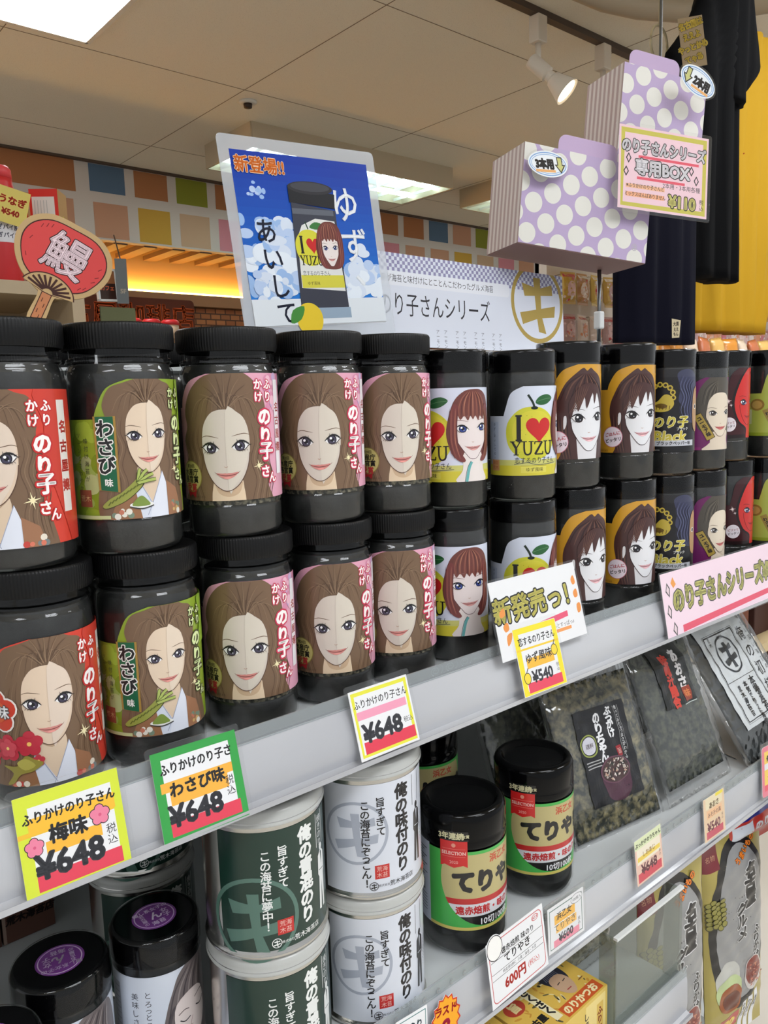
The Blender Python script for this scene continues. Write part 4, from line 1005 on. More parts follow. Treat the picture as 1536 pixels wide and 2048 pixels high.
# brown gift boxes at the back of the middle shelf
A = Art(); A.rect(-24, 0, 24, 70, (96, 66, 56)); A.rect(-24, 0, -21, 70, (150, 128, 116)); A.text('荒木海苔店', 2, 22, 9, (30, 20, 18), .05, sk=.2)
gm = colour_mesh([(A.mesh(), None), (slab([(-24, 0), (24, 0), (24, 70), (-24, 70)], 0, 24, (90, 62, 52)), None)])
for k, x in enumerate((.051, .109, .166, .223)):
    t = tag(obj('gift_box', gm, PAPER, smooth=False), ('brown gift box at the back of the middle shelf, %s' % ('leftmost', 'second from the left', 'third from the left', 'rightmost')[k]), 'box', 'brown gift boxes at the back of the middle shelf')
    t.location = (x, .886, LZ); t.scale = (SL, SL, SL)

# ------------------------------------------------------------------ price tags and signs on the rails
def base_art(w, h): 
    A = Art(); return A
YB = (214, 226, 50)
def tag_art(kind):
    A = Art(); w, h = 69, 64
    P = lambda x0, y0, x1, y1, c: A.rect(x0, y0, x1, y1, c)
    if kind == 'ume':
        P(-34, -32, 34, 32, YB); P(-26, -27, 28, 24, WHITE); P(-34, 6, 28, 9, (240, 190, 40)); P(-27, 7, 29, 17, (246, 190, 44)); P(-18, -8, 18, 0, (246, 184, 50)); P(-26, -29, 29, -19, (226, 60, 84))
        A.text('ふりかけのり子さん', 0, 17, 8, INK, .03, sx=.84, jit=5); A.text('梅味', -3, 3.5, 12.5, INK, .04, jit=5)
        A.text('¥648', -4, -14, 21, (44, 44, 52), .045, sx=1.02); A.text('税込', 24, -9, 7, INK, .0, vert=True)
        for x, y, r in ((-25, -1, 5.5), (18, 5.5, 6.2)): blossom(A, x, y, r, (236, 130, 160), INK, (220, 90, 130))
    if kind == 'wasabi':
        P(-34, -32, 34, 32, (44, 160, 66)); P(-27, -26, 27, 26, WHITE); P(-30, 3, 27, 10, (244, 180, 60)); P(-24, -7, 22, 3, (244, 180, 60)); P(-27, -28, 29, -18, (226, 60, 84))
        A.text('ふりかけのり子さ', 0, 19, 8.6, INK, .03, sx=.84, jit=5); A.text('わさび味', -2, 3.5, 11, INK, .04, jit=5)
        A.text('¥648', -6, -14, 20, (44, 44, 52), .045, sx=1.02); A.text('税込', 23, -6, 7.4, INK, .0, vert=True)
    if kind == 'plain':
        P(-33, -29, 33, 29, WHITE); A.line([(-30, -26), (30, -26), (30, 26), (-30, 26)], 3.2, (232, 228, 60), smooth=False, closed=True); P(-29, 4, 27, 11, (240, 160, 186)); P(-27, -25, 31, -15, (226, 56, 80))
        A.text('ふりかけのり子さん', 0, 17, 8, INK, .012, sx=.84, jit=5); A.text('¥648', -4, -8, 21, (58, 58, 66), .045, sx=1.02); A.text('税込', 25.5, -8, 5.4, INK)
    if kind == 'yuzu':
        P(-34, -34, 34, 34, (244, 226, 40)); P(-27, -30, 27, 28, WHITE); P(-34, 11, 34, 13, (244, 206, 50)); P(-22, -8, 22, 2, (244, 190, 60)); P(-26, -32, 29, -22, (232, 70, 96))
        P(-27, 13, 27, 28, WHITE); A.text('恋するのり子さん', 0, 20, 9, INK, .02, sx=.82, jit=5); A.text('ゆず風味', -2, 2, 10.6, (44, 44, 52), .02, jit=6); A.text('¥540', -1, -17, 16, (54, 54, 62), .035); A.text('税込', 25, -15, 4.6, INK, vert=True)
        for x, y in ((24, 3), (-25, -17)): A.ell(x, y, 5.4, 6, INK, 18); A.ell(x, y, 4.6, 5.2, (244, 216, 60), 18); A.line([(x, y + 6), (x + 3, y + 10)], 1, INK)
    if kind == 'yen600':
        P(-28, -22, 28, 22, WHITE); A.line([(-25, -19), (25, -19), (25, 19), (-25, 19)], .9, (90, 120, 110), smooth=False, closed=True); P(-18, 3, 14, 12, (246, 190, 80)); P(-16, -6, 16, 2, (250, 200, 110)); P(-20, -19, 20, -12, (240, 150, 170))
        A.text('浜乙女', -3, 10, 8, INK, .02, jit=5); A.text('てりやき', -2, -1, 8.6, (60, 60, 66), .0, jit=5); A.text('¥600', -1, -12, 11, (70, 70, 78), .03); A.text('税込', 20, -8, 4, INK, vert=True); A.ell(17, 16, 9, 4.6, WHITE); A.line(ell(17, 16, 9, 4.6), .5, (120, 120, 120), smooth=False, closed=True); A.text('100枚入', 17, 16, 4, INK)
    if kind == 'yen648b':
        P(-26, -25, 26, 25, (238, 200, 180)); P(-23, -3, 23, 16, (246, 236, 214)); P(-22, 0, 22, 5, (244, 214, 90)); P(-26, 14, 26, 25, (226, 234, 190)); P(-23, -23, 23, -13, (214, 70, 86))
        A.text('ぶっかけのりちゃん', 0, 18.5, 5.6, (50, 70, 30), .04, jit=5); A.text('しおあじ', 0, 5.5, 6.4, (170, 130, 60), .03); A.text('¥648', -1, -10, 15, (110, 44, 60), .035); A.text('税込', 21, -5, 4, (120, 70, 60), vert=True)
    if kind == 'yen540b':
        P(-25, -26, 25, 26, (236, 206, 170)); P(-20, 12, 20, 26, (240, 226, 190)); P(4, 22, 22, 26, (246, 226, 60)); P(-18, 0, 18, 10, (244, 196, 150)); P(-20, -24, 20, -15, (206, 80, 100))
        A.text('あおさ', 0, 15, 8, (120, 90, 40), .04, jit=4); A.text('みそ汁の具', 0, 4, 6.4, (140, 100, 90), .02); A.text('¥540', -2, -10, 15, (130, 60, 76), .035); A.text('税込', 19, -6, 4, (120, 70, 60), vert=True)
    if kind == 'pink':
        A.poly(rrect(54, 66, 5), (238, 130, 150)); P(-20, -20, 26, 26, (250, 214, 90)); P(-20, 2, 26, 10, WHITE); P(-20, -26, 26, -18, (240, 90, 110)); A.text('俺の初摘', 4, 16, 9, INK, .04); A.text('海苔', 4, 2, 8, INK, .02); A.text('¥864', 2, -12, 12, INK, .06)
    if kind == 'small':
        P(-17, -16, 17, 16, WHITE); A.line([(-15, -14), (15, -14), (15, 14), (-15, 14)], .7, (60, 120, 120), smooth=False, closed=True); A.text('味のり', 0, 6, 8, (40, 60, 70), .03, rot=-8); A.text('¥700', 0, -6, 9, INK, .04)
    return A
TU = 15
def railtag(kind, label, cx, cz, w, h, tilt, roll, Y, sl=True):
    return sign('price_tag', label, 'price tag', tag_art(kind), rrect(w, h, .6) if kind != 'pink' else rrect(w, h, 5), (cx, Y, cz), orient(0, tilt, roll), sleeve=rrect(w + 7, h + 7, 3, cz=1.5) if sl else None, group='price tags on the shelf rails')
railtag('ume', 'handwritten yellow-green bordered price tag with pink blossoms', .1605, 1.1265, 68, 64, TU, -.6, .5090)
railtag('wasabi', 'handwritten price tag with a green border', .2525, 1.1262, 68, 62, TU + 1, -.9, .5088)
railtag('plain', 'handwritten price tag with a thin yellow border and pink band', .4298, 1.1272, 67, 59, TU + 1, 0, .5090)
railtag('yuzu', 'small yellow bordered price tag hanging below the new product sign', .6385, 1.1330, 69, 69, TU, -.9, .5040)
A = Art(); A.rect(-70, -40, 70, 40, WHITE)
A.text('新発売っ！', -1, 9, 27, (206, 196, 96), .03, .06, INK, sx=1.04, jit=5)
A.poly([(-30, -14), (44, -9), (44, -15), (-30, -21)], (232, 86, 120)); A.text('ぶちゅっとすっぱっ♪', 26, -22, 5.6, (60, 50, 50), .0, jit=6); A.poly([(6, -25.5), (46, -25.5), (46, -29), (6, -29)], (240, 160, 90))
for P in ([(-62, 8), (-55, 12), (-54, 5), (-61, 3)], [(-60, -6), (-53, -3), (-52, -10), (-58, -12)], [(-57, -16), (-49, -14), (-52, -22), (-58, -26)], [(60, 22), (65, 26), (67, 18), (62, 16)], [(60, 8), (66, 11), (67, 3), (61, 2)], [(62, -6), (68, -5), (68, -13), (62, -15)]): A.blob(P, (236, 150, 70), 3)
sign('sale_sign', 'white new product sign with olive black-edged lettering above the small yellow tag', 'sign', A, rrect(141, 80, .8), (.6535, .5160, 1.1780), orient(0, 14, 0), sleeve=rrect(147, 85, 2), thick=.4)
A = Art(); A.rect(-150, -41, 190, 41, (246, 220, 232))
A.text('のり子さんシリーズ¥540', -128, 4, 33, (200, 196, 110), .05, .05, (74, 70, 68), sx=.84, anchor='l', jit=6)
A.poly([(-112, -29), (190, -20), (190, -27), (-112, -38)], (232, 84, 110))
for x, y in ((-139, -8), (-131, -31), (-137, 19)): A.poly([(x, y + 10), (x + 6, y + 2), (x + 3, y - 9), (x - 5, y - 1)], (70, 66, 66)); A.poly([(x, y + 7), (x + 4, y + 1.6), (x + 2, y - 6), (x - 3, y)], (236, 214, 220))
A.poly([(-128, 27), (-122, 34), (-116, 24), (-123, 20)], (240, 160, 70))
sign('sale_banner', 'long pink banner with olive lettering and red underline on the upper rail', 'sign', A, [(-150, -41), (190, -41), (190, 41), (-150, 41)], (1.0380, .5085, 1.1345), orient(0, 10, -.4), sleeve=rrect(346, 86, 3, cx=20), thick=.4)
TL = 5
A = Art(); A.poly(rrect(80, 60, 1), WHITE); A.line(rrect(74, 54, 5), .9, (206, 110, 110), smooth=False, closed=True)
A.text('遠赤焙煎 味のり', 2, 15, 6.4, INK, .02); A.text('てりやき', 0, 6.4, 9.4, INK, .02); A.line([(-36, 10.4), (36, 10.4)], .4, INK); A.line([(-36, -.5), (36, -.5)], .4, INK); A.text('特定原材料：小麦・海老・大豆', 2, -3.4, 3.4, INK); A.line([(-36, -6.2), (36, -6.2)], .4, INK)
A.text('600円', -6, -15, 12, (206, 70, 60), .04); A.text('(税込)', 20, -15, 6.4, (206, 70, 60)); A.ell(28, 22.5, 5, 3, (206, 60, 60)); A.ell(28, 22.5, 4.4, 2.4, WHITE); A.text('浜乙女', 28, 22.5, 2.8, (206, 60, 60), .03)
ol = [(-40, -30), (40, -30), (40, 30), (-20, 30)] + [(p[0], p[1]) for p in ell(-29, 22, 11, 12, 16, 40, 250)]
A.ell(-29, 22, 10, 11, (246, 244, 240)); A.line(ell(-29, 22, 10, 11), .7, INK, smooth=False, closed=True)
sign('price_card', 'printed white price card with a red rim and a round bump at its corner', 'price tag', A, ol, (0.5849, 0.4915, 0.8296), orient(1, TL + 1, 1.8), thick=.5).scale = (SL, SL, SL)
railtag('yen600', 'small handwritten tag with a thin green rim right of the printed white card', 0.6687, 0.8274, 56, 45, TL - 2, -.7, 0.4932).scale = (SL, SL, SL)
railtag('yen648b', 'handwritten tag with green and pink bands below the clear bags', 0.8395, 0.8331, 52, 50, TL, 1.6, 0.4949).scale = (SL, SL, SL)
railtag('yen540b', 'faded beige handwritten tag below the middle clear bag', 1.0053, 0.8222, 50, 52, TL, -1.2, 0.4949).scale = (SL, SL, SL)
railtag('pink', 'pink edged price tag at the right end of the middle rail', 1.1807, 0.8308, 54, 66, TL, -4, 0.4949).scale = (SL, SL, SL)
railtag('small', 'small white tag with green rim left of the jagged orange tag', 0.4389, 0.8239, 34, 33, TL, -4, 0.4949, False).scale = (SL, SL, SL)
A = Art(); P = []
for k in range(28): P.append(((17 if k % 2 else 14) * math.cos(2 * pi * k / 28) * 1.02, (21 if k % 2 else 18) * math.sin(2 * pi * k / 28)))
A.poly(P, (206, 60, 30)); A.poly([(x * .9, y * .92) for x, y in P], (246, 170, 40)); A.text('ラスト', 0, 8, 8.6, (190, 40, 40), .05, rot=-6); A.text('２', 0, -6, 15, (196, 40, 70), .08); A.text('!!', 11, 8, 6, (190, 40, 40), .05)
sign('price_tag', 'jagged orange last stock tag on the middle rail', 'price tag', A, P, (0.4818, 0.4938, 0.8148), orient(0, TL, -4), group='price tags on the shelf rails').scale = (SL, SL, SL)

# ------------------------------------------------------------------ poster, header panel, fan and boxes on top of the gondola
TOPZ = 1.470
def sky_poster():
    A = Art(); w, h = 206, 214
    N = 16
    for k in range(N):                            # printed sky, dark blue at the top
        t = k / (N - 1); c = tuple(int(a + (b - a) * t) for a, b in zip((6, 52, 160), (36, 122, 210))); A.rect(-93, 92 - (k + 1) * 9.6, 93, 92 - k * 9.6 + .05, c, lay=0)
    rnd = random.Random(7)
    def cloud(cx, cy, s, n, cols):
        for k in range(int(n * .8)):
            A.poly(clip(ell(cx + rnd.gauss(0, s * .8), cy + rnd.gauss(0, s * .42), s * rnd.uniform(.22, .5), s * rnd.uniform(.18, .4), 16), -93, -63, 93, 92), rnd.choice(cols))
    CL = [(216, 226, 242), (230, 238, 248), (186, 206, 238), (156, 188, 232)]
    cloud(-52, 10, 22, 46, CL[2:] + CL[:1]); cloud(-46, -22, 30, 60, CL); cloud(66, -34, 26, 50, CL); cloud(-70, -50, 20, 30, CL); cloud(40, -56, 22, 30, CL[:2]); cloud(-66, 52, 9, 16, CL[2:])
    A.rect(-93, -90, 93, -62, (226, 232, 238))
    A.boxes = [((-93, -90, 93, 92), A.top)]
    A.text('新登場!!', -58, 78, 18, (232, 120, 40), .028, .03, (246, 220, 190))
    for k, ch in enumerate('ゆず、'): A.text(ch, (52, 58, 74)[k], (44, -2, -30)[k], 42, (240, 244, 248), .012)
    for k, ch in enumerate('あいして'): A.text(ch, -62 + 4 * k, 10 - 29 * k, 28, (22, 26, 46), .01)
    # printed jar
    A.poly([(-24, 42), (-30, -72), (-26, -80), (22, -82), (38, -76), (36, 36)], (60, 62, 74)); A.poly([(-26, 42), (36, 38), (38, 54), (-26, 60)], (30, 30, 34)); A.ell(5, 59, 31, 7, (46, 46, 50), 24); A.ell(5, 60, 27, 5, (66, 66, 72), 24); A.rect(-24, 30, 33, 36, (96, 100, 110))
    A.poly([(-25, -50), (-22, 4), (-14, 18), (6, 26), (33, 24), (36, -54)], (226, 226, 222)); A.rect(-24, -50, 36, -36, (214, 206, 70))
    citrus(A, -6, -6, 20, (216, 210, 60)); A.blob([(-4, 16), (4, 22), (14, 20), (8, 14)], (60, 120, 60), 3); A.line([(-6, 14), (-9, 22)], 1.6, (30, 60, 36)); serif_text(A, 'I', -22, -12, 18, 9, 0, INK); heart(A, -2, -3, 9, (200, 40, 40)); serif_text(A, 'YUZU', -22, -25, 10, 7, 1, INK)
    A.text('恋するのり子さん', -2, -34, 6, (40, 50, 60), sx=.8); A.text('ゆず風味', -8, -45, 4.4, (80, 70, 40))
    bob(A, 22, -4, .70); lady(A, 22, -6, .60, skin=(236, 224, 220), line=(90, 50, 60), iris=(48, 70, 150), lips=(206, 150, 146), lash=.4, jaw=.8); bob_front(A, 22, -4, .70)
    A.poly([(-30, -72), (40, -72), (40, -84), (-30, -84)], (150, 170, 190)); citrus(A, -20, -84, 18, (232, 200, 50)); A.blob([(-46, -88), (-42, -74), (-26, -70), (-32, -84)], (70, 140, 60), 3)
    return A
ps = sign('poster', 'laminated blue sky poster showing a black-lidded citrus jar', 'poster', sky_poster(), rrect(186, 182, .5), (.597, .812, 1.5925), orient(0, 4, 4.2), thick=.3, m=POSTER, part='sheet')
obj('laminate', slab(rrect(212, 214, 6), .4, .7, WHITE), LAMIN, ps, smooth=False); ps.scale = (1.08, 1.08, 1.08)
ps['label'] = 'laminated blue sky poster showing a black-lidded citrus jar behind the jars'
obj('stand', box_mesh((0, .010, -.03), (.05, .012, .155)), WHITEP, ps, smooth=False)
A = Art(); A.rect(-310, -65, 310, 65, (226, 230, 242))
for i in range(124):
    for j in range(6):
        if (i + j) % 2 == 0: A.rect(-310 + 5 * i, 65 - 5 * (j + 1), -305 + 5 * i, 65 - 5 * j, (150, 146, 182), lay=1)
A.boxes.append(((-310, 35, 310, 65), 1))
A.poly(rrect(330, 20, 6, cx=10, cz=30), (236, 238, 246)); A.text('海苔問屋が海苔と味付けにとことんこだわったグルメ海苔', 8, 30, 11.6, (50, 48, 54), .0, sx=.86)
A.text('のり子さんシリーズ', 16, -6, 36, (48, 46, 52), .0, sx=.70); A.lim = (-310, -65, 310, 65); shop_mark(A, 244, 16, 62, (184, 158, 84), .12); A.lim = None
for k in range(8): A.text('アーモンドごはんに', 150 - 16 * k - 8 * (k // 2), -38, 7, (90, 88, 96), vert=True, anchor='l')
sign('header_panel', 'white header board with checkered top edge and gold ring mark behind the jars', 'sign', A, [(-310, -65), (310, -65), (310, 65), (-310, 65)], (.845, .868, TOPZ + .071), orient(-1.5, 3, -1.0), back=(216, 220, 232), thick=4, m=PAPER, part='board')
# hand fan
A = Art(); CB = (196, 164, 116)
fan_o = cr([(0, 52), (28, 50), (48, 36), (55, 14), (49, -8), (34, -26), (14, -37), (9, -42), (9, -74), (-9, -74), (-9, -42), (-14, -37), (-34, -26), (-49, -8), (-55, 14), (-48, 36), (-28, 50)], True, 4)
fan_o = [p for p in fan_o if not (-74.5 > p[1])]
A.poly(cr([(0, 46), (26, 44), (43, 32), (49, 14), (43, -6), (30, -22), (0, -33), (-30, -22), (-43, -6), (-49, 14), (-43, 32), (-26, 44)], True, 4), (66, 30, 24)); A.poly(cr([(0, 44.8), (25.4, 42.8), (42, 31), (47.6, 14), (42, -5.6), (29, -21), (0, -32), (-29, -21), (-42, -5.6), (-47.6, 14), (-42, 31), (-25.4, 42.8)], True, 4), (216, 72, 70))
A.poly(ell(0, -38, 31, 24, 24, 12, 168) + [(-4, -38), (4, -38)], (70, 32, 24)); A.poly(ell(0, -38, 29.6, 22.6, 24, 12, 168) + [(-4, -37), (4, -37)], CB)
for k in range(10): a = R_(22 + 15 * k); A.line([(6 * math.cos(a), -37 + 5 * math.sin(a)), (27 * math.cos(a), -38 + 20.5 * math.sin(a))], 2.6, (66, 34, 28), smooth=False)
A.poly([(-6, -37), (6, -37), (6, -71), (-6, -71)], (70, 32, 24)); A.poly([(-5, -38), (5, -38), (5, -70), (-5, -70)], (196, 126, 84))
for x, y in ((-2, -44), (2, -50), (-2.4, -58), (1.6, -64)): A.line([(x, y), (x, y - 5)], .9, (90, 44, 30))
A.text('鰻', 3, 13, 50, (240, 214, 220), .018, .022, (60, 26, 26), rot=-4)
for x, y, a in ((-34, 30, 80), (-29, 33, 80), (-24, 35, 80), (-40, 12, 70), (40, 4, 40), (38, -3, 40), (-36, -8, 120), (28, -18, 60), (33, -15, 60), (40, 14, 50)): A.line([(x, y), (x + 5 * math.cos(R_(a)), y + 5 * math.sin(R_(a)))], .8, (120, 30, 34))
fn = sign('paper_fan', 'round red cardboard fan sign with a big white character and a wooden handle', 'fan sign', A, fan_o, (.322, .90, 1.5560), orient(-4, 2, 0), back=CB, thick=5, m=PAPER)
fn.rotation_euler = orient(-14, 2, -27); fn.scale = (.92, 1, .92)
tag(obj('sign_card', colour_mesh([(slab([(-20, 0), (22, 0), (22, 48), (-20, 48)], 0, 3, (92, 94, 62)), None)]), PAPER, smooth=False), 'plain dark olive card standing behind the red fan', 'card').location = (.395, .93, TOPZ)

# polka dot carrier boxes on a pole
LAV, CREAM = (190, 170, 206), (232, 230, 222)
def carton(label, w, h, d, origin, rot, nx):
    t = thing('gift_box', label, 'box', origin, rot, 'polka dot carrier boxes')
    A = Art(); A.rect(0, 0, w, h, LAV)
    r = 15.2
    for a in range(-12, 16):
        for b in range(-12, 16):
            x, y = 14 + 32 * a + 24 * b, 16 + 18 * a - 28 * b
            if -r < x < w + r and -r < y < h + r:
                P = clip(ell(x, y, r, None, 28), 0, 0, w, h)
                if len(P) > 2: A.poly(P, CREAM, lay=1)
    A.boxes.append(((0, 0, w, h), 1)); shop_mark(A, w - 24, 22, 5, (186, 180, 186), .2)
    S = Art(); S.rect(0, 0, d, h, (226, 216, 212))
    for k in range(int(d / 12) + 1): S.rect(k * 12, 0, min(d, k * 12 + 6), h, (186, 164, 160))
    body = slab([(0, 0), (w, 0), (w, h), (0, h)], 0, d, (214, 204, 204)); side = S.mesh(step=.03)
    side.transform(Matrix.Rotation(R_(-90), 4, 'Z')); side.transform(Matrix.Translation((0, d * .001, 0)))
    bm = bmesh.new(); bm.from_mesh(side)
    for f in bm.faces:
        if f.normal.x > 0: f.normal_flip()
    bm.to_mesh(side); bm.free()
    obj('carton', colour_mesh([(body, None), (A.mesh(step=.03), None), (side, None)]), PAPER, t, smooth=False)
    obj('base_flap', colour_mesh([(slab([(1, -1.2), (w - 1, -1.2), (w - 1, 0), (1, 0)], 1, d - 1, (150, 116, 110)), None)]), PAPER, t, smooth=False)
    x0, hw = (w * .25, w * .46) if nx > 2 else (w * .06, w * .60)
    obj('handle_flap', colour_mesh([(slab(rrect(hw, 44, 14, cx=x0 + hw / 2, cz=h + 2), 2.0, 2.8, (196, 172, 206)), None)]), PAPER, t, smooth=False)
    obj('top_flap', colour_mesh([(slab([(1, h), (w - 1, h), (w - 1, h + 1), (1, h + 1)], 3, d - 1, (150, 120, 120)), None)]), PAPER, t, smooth=False)
    return t
b1 = carton('wide lavender polka dot carrier box with striped side, lower of the two', 236, 147, 100, (.979, .812, 1.632), orient(-20, 1, -6), 3)
b2 = carton('tall lavender polka dot carrier box with striped side, upper of the two', 166, 168, 100, (1.176, .772, 1.757), orient(-20, 1, -6), 2)
pole = thing('display_pole', 'thin grey metal pole holding up the polka dot boxes', 'pole', (1.195, .815, TOPZ))
GM = MATS['grey_metal']
obj('rod', tube_mesh([(0, 0, 0), (0, 0, .145)], .0035, 8), GM, pole); obj('clip', box_mesh((0, 0, .055), (.014, .014, .03), .003), WHITEP, pole, smooth=False); obj('base', lathe_mesh([(0, 0), (.03, 0), (.03, .004), (0, .006)], 24), GM, pole)
def oval(label, txt, loc, rot, flip):
    A = Art(); W2, H2 = 36, 21
    A.ell(0, 0, W2, H2, (240, 244, 248), 40); A.line(ell(0, 0, W2 - 3, H2 - 3, 40), 1.6, (126, 170, 220), smooth=False, closed=True); A.line(ell(0, 0, W2 - 6, H2 - 6, 40), .9, (126, 170, 220), smooth=False, closed=True)
    s = -1 if flip else 1; ax_ = 22 if flip else -21
    A.poly([(ax_ - 20 * 0 + x, y) for x, y in ((-5, 12), (5, 12), (5, 0), (10, 0), (0, -14), (-10, 0), (-5, 0))], INK); A.poly([(ax_ + x, y) for x, y in ((-3.4, 10.4), (3.4, 10.4), (3.4, -1.6), (6.6, -1.6), (0, -11), (-6.6, -1.6), (-3.4, -1.6))], (206, 204, 130))
    A.rect(-24 if flip else -10, -13, 12 if flip else 26, -9, (240, 180, 110)); A.text(txt, -6 if flip else 8, 0, 17, INK, .07, sx=.8)
    return sign('oval_sign', label, 'sign', A, ell(0, 0, W2, H2, 40), loc, rot, thick=.4, sleeve=ell(0, 0, W2 + 3, H2 + 3, 40), part='card')
p = at(1096, 328, .785); oval('blue rimmed oval card with an arrow on the wide polka dot box', '3本用', tuple(p), orient(-16, 14, 2), True)
p = at(1396, 163, .690); oval('blue rimmed oval card with an arrow on the tall polka dot box', '2本用', tuple(p), orient(-20, 0, -24), False)
A = Art(); A.rect(-84, -62, 84, 62, (244, 208, 218)); A.line([(-77, -55), (77, -55), (77, 55), (-77, 55)], 7, (206, 196, 84), smooth=False, closed=True)
A.text('のり子さんシリーズ', 0, 33, 22, (240, 236, 240), .04, .06, INK, sx=.80, jit=5); A.text('専用BOX', -3, 3, 25, (240, 236, 240), .04, .06, INK, jit=4); A.rect(-48, 16, 66, 20, (232, 90, 110), lay=1); A.rect(-50, -16, 40, -12, (232, 90, 110), lay=1)
for x, y in ((-66, 14), (-70, -6), (52, 8), (62, -6)): A.poly([(x, y + 8), (x + 5, y), (x, y - 8), (x - 5, y)], INK); A.poly([(x, y + 5), (x + 3, y), (x, y - 5), (x - 3, y)], (244, 208, 218))
A.text('2本用・3本用各種', 34, -20, 9, INK, .0); A.rect(-70, -30, 2, -24, (246, 190, 150)); A.rect(-70, -43, 2, -36, (246, 180, 140)); A.text('※ふりかけのり子さんと', -34, -26, 7.4, INK, .01, sx=.9); A.text('ミックスはんぱありません', -34, -39, 7.4, INK, .01, sx=.86)
A.text('¥110', 36, -42, 25, (222, 214, 130), .05, .06, INK); A.text('税込', 73, -42, 9, INK, vert=True)
pc = at(1328, 345, .705)
sign('sale_sign', 'pink handwritten price sign with yellow frame in front of the polka dot boxes', 'sign', A, rrect(168, 124, 1), tuple(pc), orient(-22, 4, -4), sleeve=rrect(180, 134, 4), thick=.4).scale = (1.0, 1, 1.02)
# ------------------------------------------------------------------ bags
def pillow_fn(w, h, t, seal=.07):
    def f(x, z):                                  # half thickness of a filled bag at (x, z), mm
        a = max(0, 1 - abs(2 * x / w) ** 3); b = (h / 2 - abs(z)) / h
        b = max(0, min(1, (b - seal) / .16)); b = b * b * (3 - 2 * b)
        return t * (a ** .55) * b * (1 + .07 * math.sin(x * .23 + z * .11) + .05 * math.sin(z * .31 - x * .13))
    return f
def pillow(w, h, t, seal=.07, n=26, k=34, wr=.6, inset=0, seed=1):
    f = pillow_fn(w, h, t, seal); rnd = random.Random(seed); ph = [rnd.uniform(0, 6) for _ in range(6)]
    bm = bmesh.new(); G = {}
    for s in (-1, 1):
        for i in range(n + 1):
            for j in range(k + 1):
                x = -w / 2 + w * i / n; z = -h / 2 + h * j / k
                edge = i in (0, n) or j in (0, k)
                if edge and s == 1: G[s, i, j] = G[-1, i, j]; continue
                y = f(x, z) - inset
                wv = 0 if edge else wr * (math.sin(x * .35 + z * .2 + ph[0]) + math.sin(z * .42 - x * .3 + ph[1]) * .7 + rnd.uniform(-.4, .4))
                G[s, i, j] = bm.verts.new((x * .001, s * (max(y, .12) + wv) * .001, z * .001))
    for s in (-1, 1):
        for i in range(n):
            for j in range(k):
                q = (G[s, i, j], G[s, i + 1, j], G[s, i + 1, j + 1], G[s, i, j + 1])
                try: bm.faces.new(q if s < 0 else q[::-1])
                except ValueError: pass
    return bm_mesh(bm)
def on_bag(art, f, off=.25, cell=4, step=.16):
    """lay flat artwork over the bulge of a bag front"""
    me = art.mesh(step=step); bm = bmesh.new(); bm.from_mesh(me)
    for ax_, no in ((0, (1, 0, 0)), (2, (0, 0, 1))):
        vals = [v.co[ax_] for v in bm.verts]; k = math.floor(min(vals) * 1000 / cell) + 1
        while k * cell < max(vals) * 1000:
            co = [0, 0, 0]; co[ax_] = k * cell * .001
            bmesh.ops.bisect_plane(bm, geom=bm.verts[:] + bm.edges[:] + bm.faces[:], dist=1e-7, plane_co=co, plane_no=no); k += 1
    for v in bm.verts: v.co.y -= (f(v.co.x * 1000, v.co.z * 1000) + off) * .001
    bm.to_mesh(me); bm.free(); return me
SHREDM = mat('dried_shreds', (70, 72, 52), .7, noise=(70, (40, 44, 38), (150, 140, 104), .4, .75), bump=(120, .7, .004))
SHREDD = mat('dried_greens', (44, 50, 42), .7, noise=(60, (26, 32, 28), (92, 94, 74), .4, .75), bump=(120, .7, .004))
SHEETM = mat('seaweed_sheets', (18, 20, 20), .4, noise=(80, (10, 12, 12), (40, 44, 44)))
def clear_bag(label, w, h, t, loc, rot, art, fillm, fill, seed, af=None):
    o = thing('clear_bag', label, 'bag', loc, rot, 'clear bags of dried goods on the middle shelf')
    f = pillow_fn(w, h, t)
    me = pillow(fill[0], fill[1], fill[2], .02, wr=1.6, seed=seed); me.transform(Matrix.Translation((0, 0, fill[3] * .001))); obj('contents', me, fillm, o)
    obj('film', pillow(w, h, t, .08, wr=.5, seed=seed + 5), BAGF, o)
    ob = obj('label', on_bag(art, f, .8), FILM, o.children[1], smooth=False)
    o.scale = (SL, SL, SL)
    return o
# bag with rice bowl picture
A = Art(); A.lim = None
A.rect(-42, -58, 42, 50, (26, 26, 30))
A.text('のりちゃん', -8, 44, 14, WHITE, .05, vert=True, anchor='l', pitch=.88); A.text('ぶっかけ', 12, 47, 11.5, WHITE, .05, vert=True, anchor='l', pitch=.88); A.text('食べてみりゃうまさがわかる', 27, 45, 5, (200, 200, 200), .02, vert=True, anchor='l'); A.line([(23.5, 45), (23.5, -8)], .5, (170, 170, 170)); A.line([(31, 45), (31, -8)], .5, (170, 170, 170))
A.rect(12, -12, 21, 0, (150, 30, 40)); A.text('旨', 16.5, -6, 7, (220, 190, 180))
A.ell(-28, 10, 10, None, (206, 204, 214)); A.line(ell(-28, 10, 12, None, 24), 1.6, (150, 160, 80), smooth=False, closed=True); A.text('送料', -28, 10, 6, (80, 60, 60)); 
for k in range(3): A.line([(-38, -8 - 3.4 * k), (-16, -8 - 3.4 * k)], 1.2, (180, 180, 180))
A.poly(cr([(-20, -24), (-16, -50), (-4, -58), (12, -58), (22, -50), (26, -24)], False, 4), (80, 46, 62)); A.ell(3, -24, 24, 15, (104, 66, 82), 30); A.ell(3, -24, 22, 13.4, (72, 50, 50), 30)
rnd = random.Random(3)
